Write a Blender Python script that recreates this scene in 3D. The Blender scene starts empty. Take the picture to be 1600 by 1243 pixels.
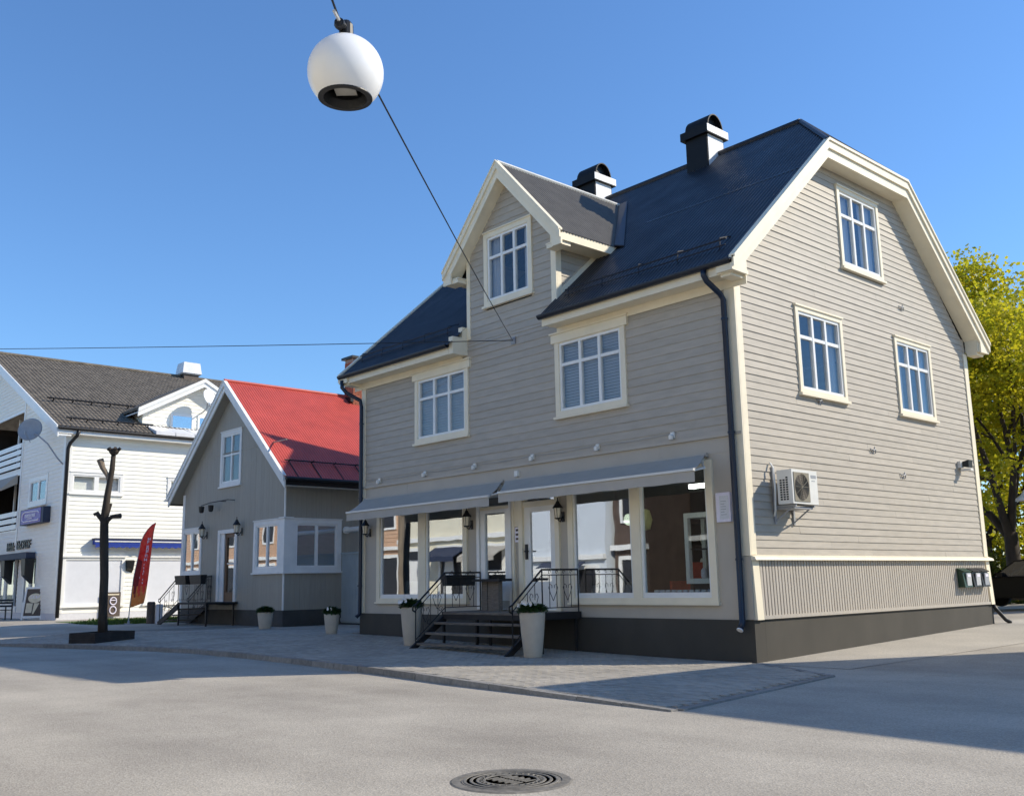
import bpy, bmesh, math, random
from mathutils import Vector, Matrix
R = math.radians
rnd = random.Random(7)
scn = bpy.context.scene
col = scn.collection

# ------------------------------------------------------------------ camera
F_PX, YAW, PITCH, ROLL = 1531.47, -0.83264, 0.186317, -0.018721
CAM = Vector((10.549, -15.409, 1.5))
_r = Vector((math.cos(YAW), -math.sin(YAW), 0))
FWD = Vector((math.sin(YAW) * math.cos(PITCH), math.cos(YAW) * math.cos(PITCH), math.sin(PITCH)))
_u = _r.cross(FWD)
RIGHT = math.cos(ROLL) * _r + math.sin(ROLL) * _u
UP = -math.sin(ROLL) * _r + math.cos(ROLL) * _u
cd = bpy.data.cameras.new('camera')
cam = bpy.data.objects.new('camera', cd)
col.objects.link(cam)
m = Matrix((RIGHT, UP, -FWD)).transposed().to_4x4()
m.translation = CAM
cam.matrix_world = m
cd.sensor_width = 36
cd.lens = F_PX / 1600 * 36
cd.clip_end = 3000
scn.camera = cam

# ------------------------------------------------------------------ light
SUN_AZ, SUN_EL = math.atan2(.62, .785), R(34.5)      # azimuth from +y towards +x
w = bpy.data.worlds.new('World')
scn.world = w
w.use_nodes = True
nt = w.node_tree
sky = nt.nodes.new('ShaderNodeTexSky')
sky.sky_type = 'NISHITA'
sky.sun_disc = False
sky.sun_elevation = SUN_EL
sky.sun_rotation = SUN_AZ
sky.altitude = 1500
sky.air_density = 1.5
sky.dust_density = 0
sky.ozone_density = 10
bg = nt.nodes['Background']
nt.links.new(sky.outputs[0], bg.inputs[0])
bg.inputs[1].default_value = .0805
sl = bpy.data.lights.new('sun', 'SUN')
sl.energy = 2.2
sl.angle = R(.53)
sl.color = (1, .905, .74)
sun = bpy.data.objects.new('sun', sl)
col.objects.link(sun)
sd = Vector((math.sin(SUN_AZ) * math.cos(SUN_EL), math.cos(SUN_AZ) * math.cos(SUN_EL), math.sin(SUN_EL)))
sun.rotation_euler = (-sd).to_track_quat('-Z', 'Y').to_euler()
sun.location = (30, 40, 40)
scn.view_settings.view_transform = 'Standard'
scn.view_settings.look = 'None'
scn.view_settings.exposure = 1.25
scn.view_settings.gamma = 1
scn.cycles.max_bounces = 8
scn.cycles.transparent_max_bounces = 12
scn.cycles.use_denoising = True

# ------------------------------------------------------------------ materials
class NT:
    def __init__(s, name):
        s.m = bpy.data.materials.new(name)
        s.m.use_nodes = True
        s.t = s.m.node_tree
        s.b = s.t.nodes['Principled BSDF']
        s.out = s.t.nodes['Material Output']
        s._pos = None
    def n(s, typ, **kw):
        n = s.t.nodes.new('ShaderNode' + typ)
        for k, v in kw.items():
            if k in n.inputs: n.inputs[k].default_value = v
            else: setattr(n, k, v)
        return n
    def l(s, a, b): s.t.links.new(a, b)
    def pos(s):
        if s._pos is None: s._pos = s.n('NewGeometry').outputs['Position']
        return s._pos
    def noise(s, scale, detail=4, stretch=(1, 1, 1), rough=.55):
        mp = s.n('Mapping'); s.l(s.pos(), mp.inputs[0]); mp.inputs['Scale'].default_value = stretch
        n = s.n('TexNoise', Scale=scale, Detail=detail, Roughness=rough)
        s.l(mp.outputs[0], n.inputs['Vector'])
        return n.outputs['Fac']
    def rng(s, v, a, b, lo=0, hi=1):
        n = s.n('MapRange'); s.l(v, n.inputs[0])
        for i, x in enumerate((lo, hi, a, b)): n.inputs[i + 1].default_value = x
        return n.outputs[0]
    def mul(s, a, b, op='MULTIPLY'):
        n = s.n('Math', operation=op)
        for i, x in enumerate((a, b)):
            if isinstance(x, (int, float)): n.inputs[i].default_value = x
            else: s.l(x, n.inputs[i])
        return n.outputs[0]
    def tint(s, rgb, v):
        n = s.n('VectorMath', operation='SCALE'); n.inputs[0].default_value = rgb; s.l(v, n.inputs['Scale'])
        return n.outputs[0]
    def mix(s, f, a, b):
        n = s.n('Mix', data_type='RGBA')
        for i, x in ((0, f), (6, a), (7, b)):
            if hasattr(x, 'links') or not isinstance(x, (int, float, tuple)): s.l(x, n.inputs[i])
            else: n.inputs[i].default_value = (*x, 1) if isinstance(x, tuple) else x
        return n.outputs[2]
    def bump(s, v, strength=.3, dist=.01):
        n = s.n('Bump', Strength=strength, Distance=dist); s.l(v, n.inputs['Height']); s.l(n.outputs[0], s.b.inputs['Normal'])
    def base(s, c):
        if isinstance(c, tuple): s.b.inputs['Base Color'].default_value = (*c, 1)
        else: s.l(c, s.b.inputs['Base Color'])

MATS = {}
def paint(name, rgb, rough=.55, var=.1, scale=3.0, rand=.05, streak=(1, 1, 1), metal=0, bump=0, spec=.4, bscale=60):
    k = NT(name)
    v = k.rng(k.noise(scale, 5, streak), 1 - var, 1 + var, .3, .7)
    if rand:
        oi = k.n('ObjectInfo')
        v = k.mul(v, k.rng(oi.outputs['Random'], 1 - rand, 1 + rand))
    k.base(k.tint(rgb, v))
    k.b.inputs['Roughness'].default_value = rough
    k.b.inputs['Metallic'].default_value = metal
    k.b.inputs['Specular IOR Level'].default_value = spec
    if bump: k.bump(k.noise(bscale, 3, streak), bump, .004)
    MATS[name] = k.m
    return k.m

M_CLAD = paint('taupe_cladding', (.44, .393, .325), .6, .09, 2.2, .04, (1, 1, 5), bump=.25, bscale=30)
M_PANEL = paint('taupe_panel', (.48, .43, .356), .6, .05, 1.5, .02)
M_SKIRT = paint('taupe_ribbed_skirt', (.45, .405, .345), .6, .08, 2, .02, (6, 6, .6))
M_CREAM = paint('cream_trim', (.86, .765, .575), .5, .05, 2.5, .03)
M_WHITE = paint('white_gloss_paint', (.85, .84, .8), .35, .04, 4, .02)
M_PLINTH = paint('dark_plinth_render', (.062, .056, .046), .8, .14, 1.2, 0, (1, 1, .6), bump=.2)
M_ROOF = paint('dark_roof_metal', (.026, .028, .034), .36, .18, .8, 0, spec=.4)
def roof_mat():
    k = NT('dark_roof_sheet')
    p = k.n('SeparateXYZ'); k.l(k.pos(), p.inputs[0])
    fl = k.mul(k.mul(p.outputs[0], 1 / 1.1), 0, 'FLOOR')
    wn = k.n('TexWhiteNoise', noise_dimensions='1D'); k.l(fl, wn.inputs['W'])
    v = k.mul(k.rng(wn.outputs['Value'], .8, 1.25), k.rng(k.noise(.9, 5), .7, 1.35, .3, .7))
    k.base(k.tint((.027, .029, .034), v))
    k.l(k.mul(k.rng(wn.outputs['Value'], -.03, .05), k.rng(k.noise(1.6, 5), .3, .46, .3, .7), 'ADD'), k.b.inputs['Roughness'])
    k.b.inputs['Specular IOR Level'].default_value = .4
    return k.m
M_ROOF = roof_mat()
M_ROOFD = paint('dark_flashing', (.02, .022, .03), .38, .15, 3, 0)
M_DORMER = paint('grey_dormer_metal', (.10, .092, .08), .6, .15, 3, 0)
M_DARKPIPE = paint('blue_black_pipe', (.012, .022, .045), .3, .1, 5, 0)
M_BLACK = paint('black_iron', (.012, .012, .013), .45, .2, 9, 0)
M_CHIM = paint('chimney_black_metal', (.012, .012, .014), .55, .1, 5, 0, spec=.2)
M_CHIMW = paint('pale_metal_sunlit_chimney', (.72, .72, .73), .4, .08, 3, 0)  # pale metal; on the shop chimneys it paints in the sunlit side
M_AWN = paint('grey_awning_fabric', (.42, .385, .33), .9, .05, 3, .02)
M_AWNV = paint('grey_valance_fabric', (.46, .43, .38), .9, .05, 3, .02)
M_ALU = paint('pale_aluminium', (.72, .71, .66), .4, .05, 4, 0)
M_TREAD = paint('weathered_tread', (.17, .145, .12), .8, .3, 5, .15, (1, 8, 8), bump=.4)
M_POT = paint('beige_stone_pot', (.52, .45, .36), .75, .07, 5, .03, bump=.15)
M_SOIL = paint('potting_soil', (.03, .022, .015), .95, .3, 20, 0)
M_LEAF = paint('pansy_leaf', (.035, .085, .02), .6, .4, 14, .1)
M_PETAL = paint('white_petal', (.82, .82, .8), .6, .04, 9, 0)
M_RED = paint('red_roof_metal', (.52, .085, .062), .42, .12, 1.5, 0)
M_GREYW = paint('grey_board', (.36, .332, .275), .65, .06, 2.5, .03, (8, 8, .7), bump=.2)
M_GREYP = paint('grey_house_plinth', (.07, .068, .062), .85, .2, 2, 0)
M_TRIMW = paint('white_trim', (.80, .79, .75), .5, .05, 3, .03)
M_WWALL = paint('white_house_cladding', (.90, .88, .79), .55, .05, 1.5, 0, (1, 1, 6))
M_TILE = paint('brown_grey_tile', (.15, .126, .097), .85, .35, 2.5, 0)
M_BRICK = paint('red_brick', (.36, .12, .065), .85, .2, 4, .2)
M_MORTAR = paint('mortar', (.35, .3, .26), .9, .1, 5, 0)
M_DOORW = paint('brown_door_wood', (.13, .07, .035), .45, .25, 3, 0, (9, 9, .6))
M_BARK = paint('dark_bark', (.05, .039, .03), .9, .35, 6, 0, (1, 1, .25), bump=.8, bscale=22)
M_BARKC = paint('bare_wood', (.23, .18, .13), .85, .25, 6, 0, (1, 1, .25), bump=.5)
M_BOXW = paint('dark_planter_board', (.035, .028, .024), .8, .3, 5, .1)
M_GLOBE = paint('white_opal_plastic', (.85, .85, .85), .25, .02, 2, 0)
M_LENS = paint('grey_lens', (.35, .34, .31), .25, .1, 12, 0)
M_GATE = paint('pale_green_grey_gate', (.36, .41, .42), .7, .07, 3, .03)
M_BLUEAWN = paint('blue_awning', (.02, .05, .30), .8, .1, 4, 0)
M_VINYL = paint('white_roller_blind', (.70, .71, .74), .6, .03, 3, 0)
M_AC = paint('ac_white_enamel', (.78, .76, .70), .4, .05, 5, 0)
M_ACG = paint('ac_beige_grille', (.26, .23, .17), .6, .1, 9, 0)
M_MAILG = paint('mailbox_dark_green', (.02, .05, .03), .4, .1, 6, .05)
M_MAILB = paint('mailbox_black', (.018, .018, .018), .45, .1, 6, .05)
M_SILVER = paint('silver_label', (.5, .5, .5), .35, .05, 8, 0)
M_FLAG = paint('red_flag_print', (.42, .045, .04), .7, .35, 2.4, 0)
M_FLAGD = paint('maroon_flag_print', (.16, .03, .035), .7, .3, 2.5, 0)
M_FLAGO = paint('orange_food_print', (.75, .26, .06), .7, .4, 5, 0)
M_PURPLE = paint('purple_sign_face', (.11, .05, .36), .4, .1, 3, 0)
M_SIGNW = paint('sign_white_print', (.80, .76, .85), .5, .05, 8, 0)
M_NAVY = paint('navy_fascia', (.03, .04, .075), .6, .1, 4, 0)
M_BROWN = paint('brown_poster', (.10, .075, .06), .6, .15, 5, 0)
M_CREAMP = paint('cream_print', (.75, .66, .48), .6, .12, 6, 0)
M_DISH = paint('grey_dish', (.33, .34, .36), .5, .06, 4, 0)
M_DISHW = paint('pale_dish', (.72, .72, .70), .45, .05, 4, 0)
M_LANT = paint('lantern_frosted_glass', (.78, .70, .55), .3, .1, 9, 0)
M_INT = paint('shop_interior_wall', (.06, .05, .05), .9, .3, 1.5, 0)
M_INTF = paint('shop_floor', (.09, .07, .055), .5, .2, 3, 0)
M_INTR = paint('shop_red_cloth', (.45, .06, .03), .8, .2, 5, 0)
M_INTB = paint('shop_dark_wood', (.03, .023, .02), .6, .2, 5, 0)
M_CURT = paint('white_curtain', (.46, .47, .49), .9, .06, 8, .05, (6, 6, .4))
M_BLIND = paint('window_blind_slat', (.36, .37, .39), .6, .05, 5, .02)
M_GRANITE = paint('granite_kerb', (.24, .23, .215), .85, .2, 12, .12, bump=.3)
M_IRON = paint('cast_iron', (.19, .175, .15), .75, .3, 18, 0, metal=.15, bump=.3)
M_PAINTL = paint('worn_road_paint', (.72, .72, .70), .8, .2, 6, 0)
M_LANDD = paint('landing_black', (.018, .016, .016), .6, .2, 6, 0)
M_CARP = paint('black_car_paint', (.004, .005, .005), .35, .05, 3, 0, spec=.15)
M_TYRE = paint('tyre_rubber', (.015, .015, .015), .85, .1, 10, 0)
M_RIM = paint('alloy_rim', (.4, .4, .42), .3, .05, 5, 0, metal=.8)
M_PEACH = paint('peach_cladding', (.62, .40, .26), .7, .08, 2, 0, (1, 1, 6))
M_CREAMB = paint('cream_render', (.76, .70, .54), .8, .06, 1, 0)
M_PALEB = paint('pale_render', (.62, .66, .70), .8, .05, 1, 0)
M_DKSHOP = paint('dark_shop_recess', (.03, .03, .035), .5, .2, 2, 0)
M_BROWNB = paint('brown_brick_front', (.10, .07, .055), .85, .2, 2, 0)
M_GRASS = paint('grass_blades', (.07, .12, .015), .8, .35, 8, 0)
M_PAPER = paint('notice_paper', (.68, .68, .70), .5, .06, 12, 0)
M_LGREEN = paint('lime_lampshade', (.55, .58, .22), .6, .15, 6, 0)

def leafmat(name, a, b, trans=.45):
    k = NT(name)
    oi = k.noise(.9, 3)
    fine = k.noise(9, 2)
    f = k.rng(k.mul(k.mul(oi, fine, 'ADD'), .5), 0, 1, .36, .62)
    c = k.mix(f, a, b)
    k.base(c)
    k.b.inputs['Roughness'].default_value = .55
    tr = k.n('BsdfTranslucent'); k.l(c, tr.inputs[0])
    mx = k.n('MixShader'); mx.inputs[0].default_value = trans
    k.l(k.b.outputs[0], mx.inputs[1]); k.l(tr.outputs[0], mx.inputs[2]); k.l(mx.outputs[0], k.out.inputs[0])
    return k.m
M_MAPLE = leafmat('spring_maple_leaf', (.25, .31, .014), (.68, .57, .03), .6)
M_HEDGE = leafmat('hedge_leaf', (.05, .085, .01), (.17, .18, .02), .35)

def glass(name, refl=.45, tintc=(.55, .62, .66)):
    k = NT(name)
    k.t.nodes.remove(k.b)
    g = k.n('BsdfGlossy'); g.inputs['Roughness'].default_value = .012; g.inputs[0].default_value = (.92, .95, 1, 1)
    t = k.n('BsdfTransparent'); t.inputs[0].default_value = (*tintc, 1)
    ge = k.n('NewGeometry')
    dt = k.n('VectorMath', operation='DOT_PRODUCT'); k.l(ge.outputs['Normal'], dt.inputs[0]); k.l(ge.outputs['Incoming'], dt.inputs[1])
    c1 = k.mul(1.0, k.mul(dt.outputs['Value'], 0, 'ABSOLUTE'), 'SUBTRACT')
    fr = k.mul(k.mul(k.mul(c1, 5.0, 'POWER'), .96), .04, 'ADD')
    # slight waviness of old float glass
    bp = k.n('Bump', Strength=.05, Distance=.02); k.l(k.noise(1.3, 1), bp.inputs['Height']); k.l(bp.outputs[0], g.inputs['Normal'])
    f = k.n('Math', operation='MULTIPLY_ADD'); k.l(fr, f.inputs[0]); f.inputs[1].default_value = 1 - refl; f.inputs[2].default_value = refl
    mx = k.n('MixShader'); k.l(f.outputs[0], mx.inputs[0]); k.l(t.outputs[0], mx.inputs[1]); k.l(g.outputs[0], mx.inputs[2])
    k.l(mx.outputs[0], k.out.inputs[0])
    return k.m
M_FLAG = leafmat('red_flag_cloth', (.80, .10, .09), (.85, .26, .2), .75)
M_FLAGD = leafmat('maroon_flag_cloth', (.35, .05, .06), (.45, .08, .08), .65)
M_FLAGO = leafmat('orange_flag_print', (.8, .3, .08), (.85, .5, .22), .65)
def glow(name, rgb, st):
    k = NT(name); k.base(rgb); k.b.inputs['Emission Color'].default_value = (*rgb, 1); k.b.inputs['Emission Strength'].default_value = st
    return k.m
M_GLOW = glow('lantern_reflection_glow', (.95, 1, .75), 1.0)  # emission standing in for a bright reflection
M_TUBE = glow('lit_tube_lamp', (1, .98, .92), 6.0)
G_UP = glass('coated_window_glass', .0, (.95, .965, .97))
G_SHOP = glass('shop_window_glass', .42, (.75, .8, .8))
G_SHOPC = glass('clear_shop_glass', .10, (.85, .9, .9))
G_CAR = glass('car_glass', .04, (.12, .14, .14))

def asphalt(name, lo, hi, speck=.35):
    k = NT(name)
    big = k.noise(.22, 3)
    mid = k.noise(1.4, 4)
    trk = k.noise(.55, 3, (.22, 1, 1))
    f = k.rng(k.mul(k.mul(k.mul(big, .45), k.mul(trk, .4), 'ADD'), k.mul(mid, .15), 'ADD'), 0, 1, .38, .60)
    c = k.mix(f, lo, hi)
    v = k.n('TexVoronoi', Scale=62.0); k.l(k.pos(), v.inputs['Vector'])
    s = k.rng(v.outputs['Color'], 1 - speck, 1 + speck)
    sp = k.n('TexVoronoi', Scale=1.3); k.l(k.pos(), sp.inputs['Vector'])
    s = k.mul(s, k.rng(k.mul(sp.outputs['Distance'], k.rng(k.noise(3, 3), -.06, .06), 'ADD'), .84, 1, .03, .055))
    sc = k.n('VectorMath', operation='SCALE'); k.l(c, sc.inputs[0]); k.l(s, sc.inputs['Scale'])
    k.base(sc.outputs[0])
    k.b.inputs['Roughness'].default_value = .9
    k.b.inputs['Specular IOR Level'].default_value = .25
    k.bump(k.mul(v.outputs['Distance'], k.noise(25, 3), 'ADD'), .5, .006)
    return k.m
M_ROAD = asphalt('pale_asphalt', (.30, .27, .228), (.465, .423, .355), .21)
M_LOT = asphalt('concrete_apron', (.37, .34, .29), (.50, .46, .39), .2)

def paver_mat():
    k = NT('grey_paver')
    p = k.n('VectorMath', operation='MULTIPLY'); k.l(k.pos(), p.inputs[0]); p.inputs[1].default_value = (4.76, 9.52, 0)
    fl = k.n('VectorMath', operation='FLOOR'); k.l(p.outputs[0], fl.inputs[0])
    wn = k.n('TexWhiteNoise', noise_dimensions='3D'); k.l(fl.outputs[0], wn.inputs['Vector'])
    v = k.mul(k.rng(wn.outputs['Value'], .86, 1.12), k.rng(k.noise(.7, 4), .85, 1.15, .3, .7))
    v = k.mul(v, k.rng(k.noise(70, 2), .9, 1.1, .3, .7))
    k.base(k.tint((.37, .337, .287), v))
    k.b.inputs['Roughness'].default_value = .88
    k.bump(k.noise(70, 3), .3, .004)
    return k.m
M_PAVER = paver_mat()
M_JOINT = paint('paver_joint_sand', (.22, .20, .17), .95, .2, 9, 0)
M_GROUND = paint('distant_ground', (.16, .16, .11), .9, .25, .3, 0)

# ------------------------------------------------------------------ mesh builder
ORIGIN = {}
class Fr:                       # a wall's own frame: u along it, d out of it, z up
    def __init__(s, axis, c, sign): s.a, s.c, s.s = axis, c, sign
    def __call__(s, u, d, z):
        return (u, s.c + s.s * d, z) if s.a == 'y' else (s.c + s.s * d, u, z)
FRONT = Fr('y', 0, -1)
SIDE = Fr('x', 0, 1)

class MB:
    def __init__(s): s.v, s.f, s.mi, s.cur = [], [], [], 0
    def add(s, pts, faces):
        b = len(s.v); s.v += [tuple(p) for p in pts]
        for f in faces: s.f.append(tuple(b + i for i in f)); s.mi.append(s.cur)
        return s
    HEX = ((0, 3, 2, 1), (4, 5, 6, 7), (0, 1, 5, 4), (1, 2, 6, 5), (2, 3, 7, 6), (3, 0, 4, 7))
    def hexa(s, p): return s.add(p, s.HEX)
    def box(s, x0, x1, y0, y1, z0, z1):
        return s.hexa([(x0, y0, z0), (x1, y0, z0), (x1, y1, z0), (x0, y1, z0), (x0, y0, z1), (x1, y0, z1), (x1, y1, z1), (x0, y1, z1)])
    def fb(s, F, u0, u1, d0, d1, z0, z1):
        return s.hexa([F(u0, d0, z0), F(u1, d0, z0), F(u1, d1, z0), F(u0, d1, z0), F(u0, d0, z1), F(u1, d0, z1), F(u1, d1, z1), F(u0, d1, z1)])
    def frame(s, F, u0, u1, z0, z1, wd, d0, d1, wb=None, wt=None):   # four butted boards
        wb = wd if wb is None else wb; wt = wd if wt is None else wt
        s.fb(F, u0, u0 + wd, d0, d1, z0, z1); s.fb(F, u1 - wd, u1, d0, d1, z0, z1)
        s.fb(F, u0 + wd, u1 - wd, d0, d1, z0, z0 + wb); s.fb(F, u0 + wd, u1 - wd, d0, d1, z1 - wt, z1)
        return s
    def prism(s, poly, fn, a, b):           # poly in 2D, fn(p, t) -> 3D
        n = len(poly)
        pts = [fn(p, a) for p in poly] + [fn(p, b) for p in poly]
        return s.add(pts, [tuple(range(n))[::-1], tuple(range(n, 2 * n))] + [(i, (i + 1) % n, n + (i + 1) % n, n + i) for i in range(n)])
    def tube(s, path, r, n=8, caps=True):
        path = [Vector(p) for p in path]
        rs = r if isinstance(r, (list, tuple)) else [r] * len(path)
        up = None; rings = []
        for i, p in enumerate(path):
            t = (path[min(i + 1, len(path) - 1)] - path[max(i - 1, 0)])
            t = t.normalized() if t.length > 1e-9 else Vector((0, 0, 1))
            if up is None: up = Vector((0, 0, 1)) if abs(t.z) < .9 else Vector((1, 0, 0))
            a = t.cross(up); a = a.normalized() if a.length > 1e-6 else Vector((1, 0, 0))
            b = a.cross(t); up = b
            rings.append([p + rs[i] * (math.cos(2 * math.pi * k / n) * a + math.sin(2 * math.pi * k / n) * b) for k in range(n)])
        pts = [q for g in rings for q in g]
        fs = [(i * n + k, i * n + (k + 1) % n, (i + 1) * n + (k + 1) % n, (i + 1) * n + k) for i in range(len(path) - 1) for k in range(n)]
        if caps: fs += [tuple(range(n))[::-1], tuple((len(path) - 1) * n + k for k in range(n))]
        return s.add(pts, fs)
    def bar(s, p, q, r): return s.tube([p, q], r, 5)
    def lathe(s, prof, c, n=24, ax=None, cap=True):   # prof: (radius, height)
        c = Vector(c); q = Vector((0, 0, 1)).rotation_difference(Vector(ax)) if ax is not None else None
        pts = []
        for rr, h in prof:
            for k in range(n):
                v = Vector((rr * math.cos(2 * math.pi * k / n), rr * math.sin(2 * math.pi * k / n), h))
                pts.append(c + (q @ v if q else v))
        fs = [(i * n + k, i * n + (k + 1) % n, (i + 1) * n + (k + 1) % n, (i + 1) * n + k) for i in range(len(prof) - 1) for k in range(n)]
        if cap and prof[0][0] > 1e-4: fs.append(tuple(range(n))[::-1])
        if cap and prof[-1][0] > 1e-4: fs.append(tuple((len(prof) - 1) * n + k for k in range(n)))
        return s.add(pts, fs)
    def grid(s, nu, nv, fn):
        b = [fn(i, j) for j in range(nv + 1) for i in range(nu + 1)]
        return s.add(b, [(j * (nu + 1) + i, j * (nu + 1) + i + 1, (j + 1) * (nu + 1) + i + 1, (j + 1) * (nu + 1) + i) for j in range(nv) for i in range(nu)])
    def build(s, name, mat, parent=None, smooth=False, loc=None, fix=True, kind=None, label=None):
        me = bpy.data.meshes.new(name)
        og = ORIGIN[parent.name] if parent is not None else Vector(loc or (0, 0, 0))
        me.from_pydata([(x - og.x, y - og.y, z - og.z) for x, y, z in s.v], [], s.f)
        for mm in (mat if isinstance(mat, (list, tuple)) else [mat]): me.materials.append(mm)
        if any(s.mi): me.polygons.foreach_set('material_index', s.mi)
        if fix and len(s.f) < 60000:
            bm = bmesh.new(); bm.from_mesh(me)
            bmesh.ops.recalc_face_normals(bm, faces=bm.faces)
            bm.to_mesh(me); bm.free()
        if smooth: me.polygons.foreach_set('use_smooth', [True] * len(me.polygons))
        me.update()
        o = bpy.data.objects.new(name, me); col.objects.link(o)
        if parent is not None: o.parent = parent
        else: o.location = og
        ORIGIN[o.name] = og
        if kind: o['kind'] = kind
        if label: o['label'] = label
        return o

def tag(o, label, cat, group=None):
    o['label'] = label; o['category'] = cat
    if group: o['group'] = group
    return o
def thing(name, loc, label, cat, group=None):
    o = bpy.data.objects.new(name, None); col.objects.link(o); o.location = loc
    o.empty_display_size = .3
    ORIGIN[o.name] = Vector(loc)
    return tag(o, label, cat, group)
def struct(o): o['kind'] = 'structure'; return o
def cpy(o, parent=None):
    c = o.copy(); col.objects.link(c)
    if parent is not None: c.parent = parent
    ORIGIN[c.name] = ORIGIN[o.name]
    return c
def dup(root, loc, label):
    t = cpy(root); t.location = loc; t['label'] = label
    for ch in [c for c in root.children]:
        k = cpy(ch, t)
        for g in list(ch.children): cpy(g, k)
    return t

def lohi(poly, z):              # u-range of a convex polygon at height z
    us = []
    n = len(poly)
    for i in range(n):
        (a, za), (b, zb) = poly[i], poly[(i + 1) % n]
        if abs(za - zb) < 1e-9:
            if abs(za - z) < 1e-6: us += [a, b]
        elif min(za, zb) - 1e-9 <= z <= max(za, zb) + 1e-9:
            us.append(a + (b - a) * (z - za) / (zb - za))
    return (min(us), max(us)) if us else None

def planks(parent, F, polys, holes, z0, z1, pitch, mat, joined=None, lmax=4.6, proud=.022, name='plank'):
    """lapped weatherboards: rows clipped to polys, cut round holes"""
    J = MB() if joined else None
    z = z0
    while z < z1 - .01:
        t = min(z + pitch, z1)
        for poly in polys:
            zmin, zmax = min(p[1] for p in poly), max(p[1] for p in poly)
            b, tt = max(z, zmin + 1e-4), min(t, zmax - 1e-4)
            if tt - b < .012: continue
            A, B = lohi(poly, b), lohi(poly, tt)
            if not A or not B: continue
            spans = [(A[0], A[1], True, True)]
            for h in holes:
                if h[2] < tt - .004 and h[3] > b + .004:
                    ns = []
                    for (p, q, e0, e1) in spans:
                        if h[1] <= p or h[0] >= q: ns.append((p, q, e0, e1)); continue
                        if h[0] > p + .02: ns.append((p, h[0], e0, False))
                        if h[1] < q - .02: ns.append((h[1], q, False, e1))
                    spans = ns
            for (p, q, e0, e1) in spans:
                cuts = [p]
                if not joined:
                    x = p + rnd.uniform(1.6, lmax)
                    while x < q - 1.0: cuts.append(x); x += rnd.uniform(2.6, lmax)
                cuts.append(q)
                for i in range(len(cuts) - 1):
                    u0, u1 = cuts[i] + (.0012 if i else 0), cuts[i + 1] - (.0012 if i < len(cuts) - 2 else 0)
                    v0 = B[0] if (e0 and i == 0) else u0
                    v1 = B[1] if (e1 and i == len(cuts) - 2) else u1
                    if v1 - v0 < .01: v1 = v0 + .01
                    mb = J or MB()
                    pr = proud + rnd.uniform(-.003, .003)
                    mb.hexa([F(u0, -.02, b), F(u1, -.02, b), F(u1, pr, b), F(u0, pr, b),
                             F(v0, -.02, tt + .006), F(v1, -.02, tt + .006), F(v1, .006, tt + .006), F(v0, .006, tt + .006)])
                    if not joined: mb.build(name, mat, parent)
        z += pitch
    if joined: return J.build(joined, mat, parent, kind='stuff')

def vboards(parent, F, poly, holes, u0, u1, pitch, mat, zsplit=None, name='plank'):
    """upright boards with a thin gap, clipped by a convex polygon and cut round holes"""
    u = u0
    while u < u1 - .03:
        a, b = u, min(u + pitch, u1)
        za = lohi([(z, x) for x, z in poly], a + 1e-4); zb = lohi([(z, x) for x, z in poly], b - 1e-4)
        if za and zb:
            segs = [(max(za[0], zb[0]), None)]
            top = (za[1], zb[1]); bot = max(za[0], zb[0])
            cuts = [(h[2], h[3]) for h in holes if h[0] < b - .02 and h[1] > a + .02]
            if zsplit: cuts.append((zsplit - .006, zsplit + .006))
            cuts.sort(); cur = bot; pieces = []
            for c0, c1 in cuts:
                if c0 >= min(top) - .02: break
                if c0 > cur + .03: pieces.append((cur, c0, c0))
                cur = max(cur, c1)
            if cur < max(top) - .02: pieces.append((cur, max(top[0], cur + .01), max(top[1], cur + .01)))
            for c, ta, tb in pieces:
                pr = .02 + rnd.uniform(-.0015, .0015)
                MB().hexa([F(a + .002, -.02, c), F(b - .002, -.02, c), F(b - .002, pr, c), F(a + .002, pr, c),
                           F(a + .002, -.02, ta), F(b - .002, -.02, tb), F(b - .002, pr, tb), F(a + .002, pr, ta)]).build(name, mat, parent)
        u += pitch

def wall_holes(mb, F, u0, u1, z0, z1, holes, d0, d1):
    us = sorted({u0, u1, *[h[0] for h in holes], *[h[1] for h in holes]})
    us = [u for u in us if u0 <= u <= u1]
    for a, b in zip(us, us[1:]):
        hs = sorted([(h[2], h[3]) for h in holes if h[0] <= a + 1e-6 and h[1] >= b - 1e-6])
        cur = z0
        for c0, c1 in hs:
            if c0 > cur: mb.fb(F, a, b, d0, d1, cur, c0)
            cur = max(cur, c1)
        if cur < z1: mb.fb(F, a, b, d0, d1, cur, z1)
    return mb

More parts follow.
